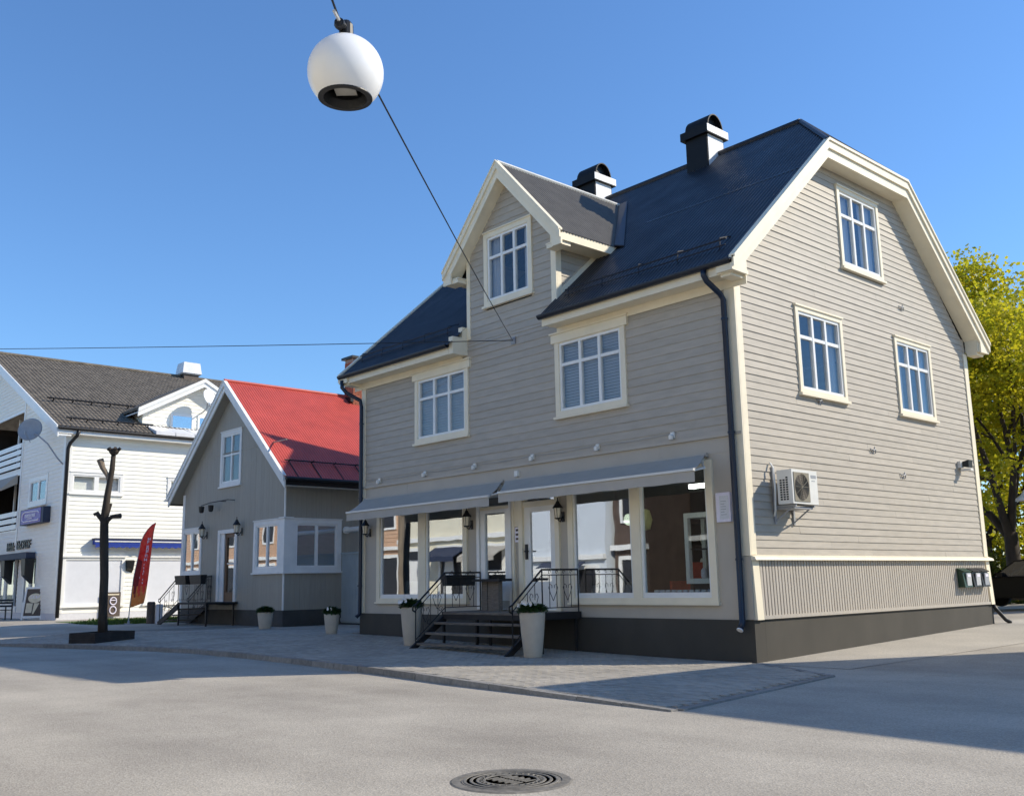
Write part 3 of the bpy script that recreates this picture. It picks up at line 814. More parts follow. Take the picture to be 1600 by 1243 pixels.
# drainpipes
def dpipe(name, path, r, mat, parent, brackets):
    o = MB().tube(path, r, 10).build(name, mat, parent, True)
    for b in brackets: MB().lathe([(r + .012, -.02), (r + .012, .02)], b, 10).build('pipe_clip', mat, o)
    return o
dpipe('drainpipe', [(-.26, -.57, 7.3), (-.26, -.57, 7.2), (-.25, -.5, 7.1), (-.17, -.2, 6.88), (-.16, -.12, 6.78), (-.16, -.12, 2.2), (-.16, -.13, .72), (-.16, -.2, .62)], .058, M_DARKPIPE, house, [(-.16, -.12, z) for z in (6.4, 4.2, 1.85)])
MB().lathe([(.06, 0), (.06, .02)], (-.16, -.215, .6), 10, (0, -.6, -.8)).build('pipe_mouth', M_CHIMW, house)
dpipe('drainpipe', [(-12.95, -.57, 7.25), (-12.95, -.57, 7.05), (-12.9, -.45, 6.9), (-12.66, -.14, 6.68), (-12.63, -.12, 6.5), (-12.6, -.12, 2.0), (-12.6, -.13, .75), (-12.66, -.2, .66)], .056, M_DARKPIPE, house, [(-12.62, -.12, z) for z in (6.0, 3.9, 1.5)])
MB().tube([(.03, D + .03, .75), (.09, D + .1, .62), (.22, D + .25, .38), (.3, D + .34, .3)], .05, 8).build('drainpipe', M_BLACK, house, True)

# shop windows
def shopwin(hole, mull, name='shop_window'):
    u0, u1, z0, z1 = hole
    wn = MB().frame(FRONT, u0 - .08, u1 + .07, z0 - .08, z1 + .06, .15, -.1, .05, .1, .1)
    wn.fb(FRONT, mull[0], mull[1], -.1, .045, z0 + .02, z1 - .04)
    o = wn.build(name, M_CREAM, house)
    MB().fb(FRONT, u0 - .11, u1 + .1, .0, .085, z0 - .12, z0 - .075).build('sill', M_CREAM, o)
    for a, b in ((u0 + .07, mull[0]), (mull[1], u1 - .08)):
        MB().frame(FRONT, a, b, z0 + .02, z1 - .04, .055, -.06, .012, .1, .05).build('sash_frame', M_WHITE, o)
        MB().fb(FRONT, a + .055, b - .055, -.03, -.02, z0 + .12, z1 - .09).build('pane', G_SHOP if not (a > -3) else G_SHOPC, o)
    return o
shopwin(SH1, (-10.05, -9.75)); shopwin(SH2, (-2.8, -2.57))
# narrow display door on the left of the landing
nd = MB().frame(FRONT, NI[0] - .05, NI[1] + .06, NI[2], NI[3] + .04, .1, -.12, .05, .02, .08).build('display_door', M_WHITE, house)
MB().frame(FRONT, NI[0] + .07, NI[1] - .06, 1.42, 3.22, .15, -.09, .015, .12, .08).build('sash_frame', M_WHITE, nd)
MB().fb(FRONT, NI[0] + .22, NI[1] - .21, -.04, -.03, 1.54, 3.14).build('pane', G_SHOP, nd)
MB().fb(FRONT, NI[0] + .05, NI[1] - .04, -.09, .0, 3.22, 3.3).build('transom_bar', M_CREAM, nd)
MB().fb(FRONT, NI[0] + .05, NI[1] - .04, -.06, -.05, 3.3, 3.52).build('transom_pane', G_SHOP, nd)
MB().fb(FRONT, NI[0] + .07, NI[1] - .06, -.09, .01, 1.1, 1.42).build('kick_panel', M_WHITE, nd)
MB().fb(FRONT, NI[0] + .05, NI[1] - .04, -.09, -.0, .9, 1.1).build('threshold', M_PANEL, nd)
# pilaster between
MB().fb(FRONT, NI[1] + .04, NI[1] + .14, .0, .05, .86, 3.62).build('door_post', M_CREAM, house)
MB().fb(FRONT, -6.36, -6.2, .0, .035, 2.78, 3.62).build('door_post', M_CREAM, house)
# entrance door
ed = MB().frame(FRONT, DO[0] - .05, DO[1] + .09, DO[2], DO[3] + .04, .13, -.12, .05, .02, .08).build('entrance_door', M_CREAM, house)
MB().fb(FRONT, DO[0] + .08, DO[1] - .04, -.1, .02, 3.2, 3.32).build('transom_bar', M_CREAM, ed)
MB().fb(FRONT, DO[0] + .08, DO[1] - .04, -.06, -.05, 3.32, 3.52).build('transom_pane', G_SHOP, ed)
lf = MB().frame(FRONT, DO[0] + .08, DO[1] - .04, .9, 3.2, .2, -.09, -.02, .62, .12).build('door_leaf', M_WHITE, ed)
MB().fb(FRONT, DO[0] + .28, DO[1] - .24, -.06, -.05, 1.52, 3.08).build('pane', G_SHOP, ed)
hd = MB().fb(FRONT, DO[0] + .13, DO[0] + .2, -.02, .012, 2.02, 2.36); hd.tube([FRONT(DO[0] + .165, .01, 2.2), FRONT(DO[0] + .165, .06, 2.2), FRONT(DO[0] + .3, .06, 2.2)], .016, 6); hd.build('handle', M_BLACK, ed)

# ------------------------------------------------------------------ inside the shop
def simple(name, mb, mat, label, cat, group=None, loc=None, smooth=False):
    return tag(mb.build(name, mat, None, smooth, loc), label, cat, group)
cab = thing('display_cabinet', (-.9, .6, .86), 'white framed glass display cabinet behind the shop window by the drainpipe', 'cabinet')
cb = MB().box(-1.75, -.35, .35, 1.0, 2.7, 2.8); cb.box(-1.75, -.35, .35, 1.0, 1.42, 1.52); cb.box(-1.75, -1.66, .35, .45, 1.52, 2.7); cb.box(-.44, -.35, .35, .45, 1.52, 2.7); cb.box(-1.75, -1.66, .9, 1, 1.52, 2.7)
cb.build('cabinet_frame', M_WHITE, cab); MB().box(-1.7, -.4, .95, .98, 1.52, 2.7).build('back_panel', M_MAILG, cab)
MB().box(-1.65, -.45, .4, .94, 2.08, 2.1).build('shelf', M_MAILB, cab)
MB().box(-1.7, -.4, .4, .98, .86, 1.42).build('cabinet_base', M_INTB, cab)
for i in range(3):
    t = MB().lathe([(.05, 0), (.065, .05), (.06, .16), (.03, .2)], (-1.5 + i * .42, .6, 1.52), 10)
    simple('jar', t, M_SIGNW, ['pale jar standing first on the cabinet floor', 'pale jar in the middle of the cabinet floor', 'pale jar nearest the drainpipe inside the cabinet'][i], 'jar', 'jars in the display cabinet')
for i in range(11):
    x = -2.42 + i * .145
    c = MB().hexa([(x, .12, 1.16), (x + .1, .12, 1.16), (x + .1, .18, 1.16), (x, .18, 1.16), (x, .16, 1.31), (x + .1, .16, 1.31), (x + .1, .2, 1.31), (x, .2, 1.31)])
    simple('price_card', c, M_PAPER, ('first', 'second', 'third', 'fourth', 'fifth', 'sixth', 'seventh', 'eighth', 'ninth', 'tenth', 'last')[i] + ' small pale price card from the mullion on the right shop window sill', 'card', 'price cards on the window sill')
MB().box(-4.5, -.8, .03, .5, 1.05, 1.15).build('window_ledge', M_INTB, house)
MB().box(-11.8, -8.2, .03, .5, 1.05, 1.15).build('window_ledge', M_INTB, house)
sh = thing('shelf_unit', (-2.1, 1.6, .86), 'dark open shelf unit standing deep inside the right shop window', 'shelf')
s_ = MB(); s_.box(-2.5, -2.44, 1.5, 1.9, .86, 2.9); s_.box(-1.7, -1.64, 1.5, 1.9, .86, 2.9); s_.build('upright', M_INTB, sh)
for z in (1.3, 1.75, 2.2, 2.65): MB().box(-2.44, -1.7, 1.5, 1.9, z, z + .03).build('shelf', M_INTB, sh)
simple('red_lampshade', MB().lathe([(.34, 0), (.30, .14), (.16, .36), (.05, .42)], (-1.2, 1.5, 3.0), 20), M_INTR, 'red cloth shade hanging inside the right shop window', 'lampshade')
simple('tube_lamp', MB().box(-1.7, -.45, .5, .6, 3.30, 3.38), M_TUBE, 'lit white tube lamp under the shop ceiling near the awning end', 'lamp')
for (x, z, mat, r_, h_, l) in ((-2.3, 1.78, M_WHITE, .07, .16, 'white mug on the second shelf of the dark shelf unit'), (-1.95, 1.78, M_INTR, .06, .14, 'red mug on the second shelf of the dark shelf unit'), (-2.25, 2.23, M_CREAMP, .08, .25, 'cream vase on the third shelf of the dark shelf unit'), (-1.9, 2.23, M_SIGNW, .05, .2, 'slim pale bottle on the third shelf of the dark shelf unit'), (-2.1, 1.33, M_DISHW, .1, .2, 'grey jug on the lowest shelf of the dark shelf unit'), (-2.05, 2.68, M_INTR, .12, .22, 'red jar on the top shelf of the dark shelf unit')):
    simple('mug' if 'mug' in l else ('vase' if 'vase' in l else ('bottle' if 'bottle' in l else ('jug' if 'jug' in l else 'jar'))), MB().lathe([(r_ * .7, 0), (r_, h_ * .3), (r_ * .95, h_ * .7), (r_ * .6, h_)], (x, 1.65, z), 12), mat, l, 'mug' if 'mug' in l else ('vase' if 'vase' in l else ('bottle' if 'bottle' in l else ('jug' if 'jug' in l else 'jar'))))
t = thing('armchair', (-1.9, .85, .86), 'red upholstered armchair inside the right shop window', 'armchair')
MB().box(-2.35, -1.85, .65, 1.15, 1.1, 1.28).build('seat', M_INTR, t); MB().hexa([(-2.35, 1.1, 1.28), (-1.85, 1.1, 1.28), (-1.85, 1.22, 1.28), (-2.35, 1.22, 1.28), (-2.33, 1.2, 1.85), (-1.87, 1.2, 1.85), (-1.87, 1.3, 1.85), (-2.33, 1.3, 1.85)]).build('backrest', M_INTR, t)
for x in (-2.33, -1.9):
    for y in (.68, 1.1): MB().box(x, x + .04, y, y + .04, .86, 1.1).build('leg', M_INTB, t)
for x in (-2.42, -1.85): MB().box(x, x + .07, .65, 1.2, 1.28, 1.48).build('armrest', M_INTR, t)
lg = thing('lantern', (-3.0, .5, 2.6), 'round lime green lantern hanging in the shop window beside the mullion', 'lantern')
MB().lathe([(.05, -.24), (.2, -.2), (.25, 0), (.2, .2), (.05, .24)], (-3.0, .5, 2.75), 18).build('shade', M_LGREEN, lg, True)
MB().tube([(-3, .5, 2.99), (-3, .5, 3.9)], .006, 4).build('cord', M_BLACK, lg)
MB().lathe([(.12, -.13), (.13, 0), (.12, .13)], (-3.03, .27, 2.75), 14, (0, 1, 0)).build('reflection_glow_disc', M_GLOW, lg)  # glow added in place of a bright sign mirrored in the pane
for (x, y, s, mat, lbl) in ((-3.9, .5, .3, M_WHITE, 'white display box on the ledge left of the lantern'), (-3.45, .55, .22, M_CREAMP, 'cream display box beneath the lime lantern'), (-11.2, .5, .3, M_WHITE, 'white display box in the left shop window by its far edge'), (-10.7, .45, .24, M_SIGNW, 'pale display box in the middle of the left shop window'), (-9.2, .5, .3, M_CREAMP, 'cream display box behind the railing flower box')):
    b = MB().hexa([(x, y - s / 2, 1.15), (x + s, y - s / 2, 1.15), (x + s, y + s / 2, 1.15), (x, y + s / 2, 1.15), (x + .03, y - s / 2 + .03, 1.15 + s * 1.5), (x + s - .03, y - s / 2 + .03, 1.15 + s * 1.5), (x + s - .03, y + s / 2 - .03, 1.15 + s * 1.5), (x + .03, y + s / 2 - .03, 1.15 + s * 1.5)])
    simple('display_box', b, mat, lbl, 'box', 'display boxes in the shop windows')
for (x, lbl) in ((-4.15, 'pale letter card leaning in the shop window nearest the door'), (-3.2, 'pale blue letter card under the lime lantern')):
    c = MB().hexa([(x, .1, 1.16), (x + .4, .1, 1.16), (x + .4, .12, 1.16), (x, .12, 1.16), (x, .18, 1.42), (x + .4, .18, 1.42), (x + .4, .2, 1.42), (x, .2, 1.42)])
    simple('letter_card', c, M_PAPER, lbl, 'card', 'letter cards in the shop window')

# ------------------------------------------------------------------ awnings
def awning(x0, x1, xf0, xf1, yf, zf, label):
    t = thing('awning', ((x0 + x1) / 2, 0, 3.8), label, 'awning', 'grey shop awnings')
    n = 40
    c = MB()
    for d in (0, -.006):
        c.grid(n, 6, lambda i, j: (lambda s, t_: (x0 + (x1 - x0) * s + ((xf0 - x0) + ((xf1 - x1) - (xf0 - x0)) * s) * t_, -.08 + (yf + .08) * t_, 3.86 + (zf - 3.86) * t_ - .03 * math.sin(math.pi * t_) + d))(i / n, j / 6))
    c.build('canopy', M_AWN, t, True, fix=False)
    MB().box(xf0, xf1, yf - .05, yf + .01, zf - .03, zf + .015).build('front_bar', M_ALU, t)
    v = MB(); v.grid(n, 1, lambda i, j: (xf0 + (xf1 - xf0) * i / n, yf - .02 + .006 * math.sin(i * 1.3), zf - .03 - .2 * j + (.006 * math.sin(i * .9) if j else 0)))
    v.build('valance', M_AWNV, t, True, fix=False)
    MB().box(x0, x1 + .03, -.1, -.005, 3.81, 3.885).build('cassette', M_AWNV, t)
    for x in (x0 + .12, x1 - .1):
        MB().tube([(x, -.1, 3.72), (x + .35, -.45, 3.55), (x + .3, yf + .03, zf - .03)], .02, 6).build('folding_arm', M_ALU, t)
        MB().box(x - .04, x + .04, -.14, .0, 3.68, 3.8).build('bracket', M_ALU, t)
    return t
awning(-12.5, -6.7, -12.05, -6.2, -.92, 3.44, 'long grey awning over the left shop window reaching past the house corner')
awning(-6.6, -.82, -5.9, -.46, -.9, 3.49, 'grey awning over the entrance door and the right shop window')

# ------------------------------------------------------------------ small wall fittings
lant_lbl = ['black wall lantern by the drainpipe at the left end of the shop', 'black wall lantern between the shop window and the narrow door', 'black wall lantern beside the entrance door of the shop']
def lantern(x, y, z, label, s=1.0, group='black lanterns on the shop front'):
    t = thing('wall_lantern', (x, y, z), label, 'lantern', group)
    b = MB().box(x - .04 * s, x + .04 * s, y - .02, y, z - .2 * s, z + .02)
    b.tube([(x, y - .02, z - .08 * s), (x, y - .1 * s, z - .2 * s), (x, y - .17 * s, z - .16 * s)], .014 * s, 6)
    b.build('bracket', M_BLACK, t)
    MB().lathe([(.05 * s, -.15 * s), (.085 * s, -.12 * s), (.06 * s, -.13 * s)], (x, y - .17 * s, z), 6).build('base', M_BLACK, t)
    MB().lathe([(.058 * s, -.12 * s), (.085 * s, .1 * s)], (x, y - .17 * s, z), 6).build('lamp_glass', M_LANT, t)
    g = MB()
    for k in range(6):
        a = k * math.pi / 3
        g.bar((x + .06 * s * math.cos(a), y - .17 * s + .06 * s * math.sin(a), z - .12 * s), (x + .088 * s * math.cos(a), y - .17 * s + .088 * s * math.sin(a), z + .1 * s), .006)
    g.build('glazing_bar', M_BLACK, t)
    MB().lathe([(.12 * s, .095 * s), (.1 * s, .13 * s), (.05 * s, .2 * s), (.035 * s, .24 * s), (.012 * s, .26 * s), (.012 * s, .33 * s)], (x, y - .17 * s, z), 8).build('cap', M_BLACK, t)
    return t
lantern(-12.3, -.0, 3.02, lant_lbl[0]); lantern(-7.92, 0, 3.0, lant_lbl[1]); lantern(-4.78, -.0, 3.0, lant_lbl[2])
fx = [-11.816, -9.755, -7.74, -5.684, -3.644, -1.611]
fl_ = ['first from the left end', 'above the left shop window', 'above the narrow display door', 'above the entrance door', 'above the right shop window mullion', 'nearest the dark drainpipe']
for x, l in zip(fx, fl_):
    t = thing('spot_socket', (x, 0, 4.33), 'small white lamp socket on the cable under the cladding, ' + l, 'lamp socket', 'lamp sockets above the awnings')
    MB().box(x - .045, x + .045, -.06, -.02, 4.27, 4.39).build('socket_plate', M_AC, t)
    MB().lathe([(.045, 0), (.05, .07), (.03, .1)], (x, -.1, 4.24), 10).build('lamp_cup', M_AC, t)
simple('alarm_box', MB().box(-6.29, -6.18, -.07, .0, 3.93, 4.06), M_AC, 'small white box on the wall between the two awnings', 'box')
cw = MB().tube([(-L + .3, -.045, 4.36)] + [(x + dx, -.05, 4.36 - .03 * (dx != 0)) for x in fx for dx in (0, .9)][:-1], .008, 5)
simple('lamp_cable', cw, M_CLAD, 'thin cable linking the lamp sockets along the cladding edge', 'cable')
t = thing('door_sign', (-6.28, 0, 2.6), 'small white plate with three icons between the two doors', 'sign')
MB().fb(FRONT, -6.37, -6.19, .0, .02, 2.42, 2.76).build('plate', M_SIGNW, t)
ic = MB()
for z in (2.47, 2.57, 2.67): ic.fb(FRONT, -6.32, -6.24, .02, .024, z, z + .05)
ic.build('icon_print', M_BROWN, t)
t = thing('info_box', (-.48, 0, 2.55), 'shallow white notice box with grey sheet beside the drainpipe', 'notice box')
MB().fb(FRONT, -.64, -.32, .0, .07, 2.55, 3.1).build('case', M_SIGNW, t)
MB().fb(FRONT, -.56, -.35, .07, .075, 2.6, 3.04).build('notice_sheet', M_PAPER, t)
li = MB()
for i in range(6): li.fb(FRONT, -.53, -.53 + rnd.uniform(.08, .15), .075, .078, 2.68 + i * .05, 2.69 + i * .05)
li.build('notice_print', M_DISH, t)

# heat pump on the gable wall
t = thing('heat_pump', (.25, 1.3, 2.75), 'white wall-hung heat pump outdoor unit casting a shadow on the gable', 'heat pump')
x0, x1, y0, y1, z0, z1 = .2, .52, .74, 1.62, 2.86, 3.5
MB().box(x0, x1, y0, y1, z0, z1).build('casing', M_AC, t)
MB().box(x1, x1 + .012, y0 + .05, y0 + .58, z0 + .04, z1 - .05).build('fan_panel', M_ACG, t)
f = MB(); c = (x1 + .013, y0 + .315, (z0 + z1) / 2 - .005)
for k in range(1, 9): 
    rr = .028 * k
    f.tube([(c[0] + .006, c[1] + rr * math.cos(a * math.pi / 12), c[2] + rr * 1.1 * math.sin(a * math.pi / 12)) for a in range(25)], .0045, 4)
for k in range(12): f.bar((c[0] + .008, c[1], c[2]), (c[0] + .008, c[1] + .235 * math.cos(k * math.pi / 6), c[2] + .255 * math.sin(k * math.pi / 6)), .004)
f.build('fan_grille', M_ACG, t)
MB().lathe([(.245, 0), (.245, .002)], (x1 + .012, c[1], c[2]), 28, (1, 0, 0)).build('fan_opening', M_BROWN, t)
g = MB()
for r_ in range(10):
    for k in range(3):
        if r_ == 9 and k < 2: continue
        g.box(x0 + .055 + k * .065, x0 + .1 + k * .065, y0 - .004, y0 + .002, z0 + .07 + r_ * .045, z0 + .1 + r_ * .045)
g.build('side_vent', M_BLACK, t, kind='stuff')
MB().box(x1, x1 + .004, y0 + .66, y0 + .84, z1 - .14, z1 - .08).build('badge', M_DISH, t)
MB().box(x1, x1 + .003, y0 + .68, y0 + .8, z1 - .2, z1 - .185).build('badge_print', M_DISH, t)
for y in (y0 + .12, y1 - .12):
    MB().box(.02, .5, y - .02, y + .02, z0 - .05, z0 - .01).build('bracket_arm', M_DISH, t)
    MB().bar((.03, y, z0 - .32), (.42, y, z0 - .05), .016).build('bracket_strut', M_DISH, t)
    MB().box(.025, .05, y - .025, y + .025, z0 - .36, z1 + .1).build('bracket_post', M_DISH, t)
MB().box(.04, .46, y0 + .12, y1 - .12, z0 - .085, z0 - .052).build('cross_bar', M_DISH, t)
MB().tube([(.04, y0 + .05, z1 + .16), (.12, y0 + .02, z1 + .06), (.16, y0 - .02, z0 + .3), (.1, y0 + .04, z0 - .1), (.03, y0 + .1, z0 - .2)], .02, 6).build('pipe', M_AC, t)
# mailboxes
mlb = ['dark green mailbox, left one of three on the ribbed skirt', 'black mailbox in the middle of the three on the skirt', 'black mailbox of the three nearest the rear corner']
for i, y in enumerate((8.38, 8.9, 9.38)):
    t = thing('mailbox', (.05, y, 1.2), mlb[i], 'mailbox', 'mailboxes on the skirt')
    MB().hexa([(.05, y, 1.2), (.22, y, 1.2), (.22, y + .42, 1.2), (.05, y + .42, 1.2), (.05, y, 1.64), (.17, y, 1.58), (.17, y + .42, 1.58), (.05, y + .42, 1.64)]).build('body', M_MAILG if i == 0 else M_MAILB, t)
    MB().hexa([(.05, y - .012, 1.63), (.215, y - .012, 1.555), (.215, y + .432, 1.555), (.05, y + .432, 1.63), (.05, y - .012, 1.655), (.22, y - .012, 1.575), (.22, y + .432, 1.575), (.05, y + .432, 1.655)]).build('lid', M_MAILG if i == 0 else M_MAILB, t)
    MB().box(.2, .225, y + .12, y + .36, 1.24, 1.53).build('front_plate', M_SILVER if i < 2 else M_DISH, t)
    MB().box(.225, .23, y + .16, y + .32, 1.44, 1.5).build('name_card', M_SIGNW, t)
# floodlight and small ironwork on the gable
t = thing('floodlight', (.03, 9.17, 4.2), 'small black and white floodlight near the rear corner of the gable', 'floodlight')
MB().box(.02, .1, 9.08, 9.24, 4.1, 4.26).build('mount', M_AC, t)
MB().hexa([(.1, 9.16, 4.13), (.24, 9.2, 4.1), (.24, 9.42, 4.1), (.1, 9.38, 4.13), (.11, 9.16, 4.25), (.25, 9.2, 4.29), (.25, 9.42, 4.29), (.11, 9.38, 4.25)]).build('lamp_head', M_BLACK, t)
MB().box(.05, .3, 9.16, 9.3, 4.02, 4.07).build('sensor', M_AC, t)
for y, z, l in ((6.83, 7.8, 'small iron wall hook below the top window'), (4.86, 4.21, 'small iron wall hook left of the lower middle'), (6.15, 3.73, 'small iron wall hook right of the heat pump'), (2.78, 5.08, 'small iron hook under the left gable window')):
    h = MB().tube([(.02, y - .1, z + .04), (.07, y - .03, z), (.07, y + .04, z + .03), (.03, y + .1, z - .05)], .014, 5); h.bar((.03, y, z - .06), (.06, y + .03, z + .08), .012)
    simple('wall_hook', h, M_DISH, l, 'hook', 'iron hooks on the gable')

# ------------------------------------------------------------------ iron work helper
def scroll(mb, P, c, r, turns, s=1, start=0, rad=.007):
    pts = []
    n = int(14 * turns)
    for i in range(n + 1):
        a = start + s * 2 * math.pi * turns * i / n; rr = r * (1 - .75 * i / n)
        pts.append(P(c[0] + rr * math.cos(a), c[1] + rr * math.sin(a)))
    mb.tube(pts, rad, 5)
def heart(mb, P, c, h, rad=.007):
    for s in (1, -1):
        mb.tube([P(c[0], c[1] - h * .5), P(c[0] + s * h * .22, c[1] - h * .1), P(c[0] + s * h * .36, c[1] + h * .25), P(c[0] + s * h * .26, c[1] + h * .45), P(c[0] + s * h * .1, c[1] + h * .38), P(c[0] + s * h * .1, c[1] + h * .22)], rad, 5)
def railing(parent, P, u0, u1, u2, zl, zb, hgt):
    """flat stretch u0..u1 on the landing (height zl), falling stretch u1..u2 down to zb; P maps (u, z) to 3D"""
    r = MB(); r.tube([P(u0, zl + hgt), P(u1, zl + hgt), P(u2, zb + hgt), P(u2 + (u2 - u1) * .09, zb + hgt - .03), P(u2 + (u2 - u1) * .1, zb + hgt - .12), P(u2, zb + hgt - .16)], .021, 7)
    rl = r.build('railing', M_BLACK, parent)
    q = MB(); q.tube([P(u0, zl + hgt - .11), P(u1, zl + hgt - .11), P(u2, zb + hgt - .13)], .011, 5); q.tube([P(u0, zl + .1), P(u1, zl + .1), P(u2, zb + .12)], .011, 5); q.build('rail', M_BLACK, rl)
    for u, a in ((u0, zl), (u1, zl), (u2, zb)): MB().bar(P(u, a - .1), P(u, a + hgt), .016).build('post', M_BLACK, rl)
    n = 5
    for i in range(1, n):
        u = u0 + (u1 - u0) * i / n; MB().bar(P(u, zl + .1), P(u, zl + hgt - .11), .008).build('baluster', M_BLACK, rl)
    n = 4
    for i in range(1, n):
        t = i / n; u = u1 + (u2 - u1) * t; z = zl + (zb - zl) * t; MB().bar(P(u, z + .1), P(u, z + hgt - .12), .008).build('baluster', M_BLACK, rl)
    o = MB()
    for i in range(2):
        u = u0 + (u1 - u0) * (.3 + .4 * i); heart(o, P, (u, zl + hgt * .48), .36)
    for i in range(2):
        t = .28 + .4 * i; u = u1 + (u2 - u1) * t; z = zl + (zb - zl) * t
        heart(o, P, (u, z + hgt * .5), .34); scroll(o, P, (u + .1, z + hgt * .3), .07, 1.2, 1)
    for i in range(4):
        u = u0 + (u1 - u0) * (.2 + .2 * i); scroll(o, P, (u, zl + hgt - .055), .045, .9)
    o.build('scrollwork', M_BLACK, rl)
    return rl

# main stair
st = thing('entrance_stair', (-5.9, -1, .05), 'dark timber stair with iron scroll railings up to the shop door', 'stair')
LX0, LX1, LZ = -7.52, -4.3, .88
for i in range(7): MB().box(LX0 + .02, LX1 - .02, -.05 - .172 * (i + 1) + .006, -.05 - .172 * i, LZ - .05, LZ + rnd.uniform(-.002, .002)).build('landing_board', M_TREAD, st)
fr = MB(); fr.box(LX0, LX1, -1.24, -1.2, LZ - .16, LZ - .052); fr.box(LX1 - .02, LX1 + .03, -1.24, -.05, LZ - .14, LZ + .005); fr.box(LX0 - .03, LX0 + .02, -1.24, -.05, LZ - .14, LZ + .005); fr.build('landing_frame', M_LANDD, st)
for x, y in ((LX1, -.2), (LX1, -1.2), (LX0, -.2), (LX0, -1.2), (-5.9, -1.2), (-6.35, -1.2)): MB().box(x - .025, x + .025, y - .025, y + .025, p_h(x, y) - .02, LZ - .14).build('support_leg', M_LANDD, st)
for i, z in enumerate((.665, .45, .235)):
    y = -1.28 - i * .24
    for k in range(2): MB().box(LX0 + .05, LX1 - .05, y - .13 * (k + 1) + .008, y - .13 * k, z - .045, z + rnd.uniform(-.003, .003)).build('tread', M_TREAD, st)
for x in (LX0 - .02, LX1 - .03):
    MB().hexa([(x, -1.15, LZ - .2), (x + .05, -1.15, LZ - .2), (x + .05, -2.1, .03), (x, -2.1, .03), (x, -1.15, LZ - .02), (x + .05, -1.15, LZ - .02), (x + .05, -2.22, .09), (x, -2.22, .09)]).build('stringer', M_LANDD, st)
for x in (LX0, LX1): railing(st, lambda u, z, x=x: (x, u, z), -.1, -1.16, -2.0, LZ, .18, .88)
t = thing('rail_planter', (LX0 - .02, -.8, 1.45), 'black flower box hung on the shop stair railing', 'planter box')
MB().hexa([(LX0 - .19, -1.08, 1.46), (LX0 - .03, -1.08, 1.46), (LX0 - .03, -.24, 1.46), (LX0 - .19, -.24, 1.46), (LX0 - .22, -1.1, 1.7), (LX0 - .03, -1.1, 1.7), (LX0 - .03, -.22, 1.7), (LX0 - .22, -.22, 1.7)]).build('trough', M_BLACK, t)
MB().box(LX0 - .2, LX0 - .05, -1.08, -.24, 1.66, 1.705).build('soil', M_SOIL, t)
for y in (-.95, -.4): MB().tube([(LX0 - .12, y, 1.7), (LX0, y, 1.8), (LX0 + .03, y, 1.72)], .01, 5).build('hook', M_BLACK, t)
t = thing('standing_table', (-6.6, -.5, LZ), 'bar-height standing table with black top on the shop landing', 'table')
MB().box(-7.1, -6.15, -.72, -.32, 1.545, 1.6).build('table_top', M_LANDD, t)
for k in range(3): MB().box(-6.92 + k * .2, -6.92 + k * .2 + .185, -.57 + .02 * (k == 1), -.45, LZ, 1.545).build('leg_board', M_TREAD, t)

# flower pots
def pot(x, y, z, r0, r1, h, label, group, flowers=0):
    t = thing('flower_pot', (x, y, z), label, 'flower pot', group)
    MB().lathe([(r0 * .96, 0), (r0, .02), (r0 + (r1 - r0) * .6, h * .5), (r1, h * .93), (r1 * .985, h), (r1 * .86, h), (r1 * .84, h - .05)], (x, y, z), 28).build('pot', M_POT, t, True)
    MB().lathe([(.0, h - .06), (r1 * .85, h - .055)], (x, y, z), 20).build('soil', M_SOIL, t, fix=False)
    f = MB(); g = random.Random(int(x * 100))
    for i in range(480):
        a, rr = g.uniform(0, 6.28), r1 * 1.16 * math.sqrt(g.random()); hh = h - .03 + (.05 + .17 * math.sqrt(max(0, 1 - (rr / r1 / 1.17) ** 2))) * g.random() ** .5
        c = Vector((x + rr * math.cos(a), y + rr * math.sin(a), z + hh)); d = Vector((math.cos(a) + g.uniform(-.6, .6), math.sin(a) + g.uniform(-.6, .6), g.uniform(-.2, .8))).normalized() * .06
        s_ = d.cross(Vector((0, 0, 1))).normalized() * .032 if abs(d.z) < .059 else Vector((.03, 0, 0))
        f.add([c - d, c + s_ + Vector((0, 0, .01)), c + d, c - s_ + Vector((0, 0, .01))], [(0, 1, 2, 3)])
    f.build('foliage', M_LEAF, t, fix=False)
    if flowers:
        for i in range(flowers):
            a, rr = g.uniform(2.9, 6.2), r1 * g.uniform(.5, 1.05); c = (x + rr * math.cos(a), y + rr * math.sin(a) - .02, z + h + .04 + .15 * math.sqrt(max(0, 1 - (rr / r1 / 1.15) ** 2)) + g.uniform(0, .04))
            b = MB()
            for k in range(5):
                an = k * 1.2566 + i
                b.add([c, (c[0] + .045 * math.cos(an - .6), c[1] - .03, c[2] + .045 * math.sin(an - .6)), (c[0] + .06 * math.cos(an), c[1] - .04, c[2] + .06 * math.sin(an)), (c[0] + .045 * math.cos(an + .6), c[1] - .03, c[2] + .045 * math.sin(an + .6))], [(0, 1, 2, 3)])
            b.build('blossom', M_PETAL, t, fix=False)
    return t
pot(-8.2, -1.62, p_h(-8.2, -1.62), .17, .245, .86, 'tall beige pot with white pansies at the left foot of the shop stair', 'tall pots by the shop stair', 7)
pot(-3.86, -1.87, p_h(-3.86, -1.87), .18, .255, .86, 'tall beige pot with white pansies at the right foot of the shop stair', 'tall pots by the shop stair', 7)
pot(-18.5, .2, p_h(-18.5, .2), .185, .245, .52, 'low beige pot with small plant under the grey house corner window', 'low pots by the grey house', 0)
pot(-13.5, -.45, p_h(-13.5, -.45), .155, .215, .54, 'low beige pot with tall sprigs between the two houses', 'low pots by the grey house', 2)


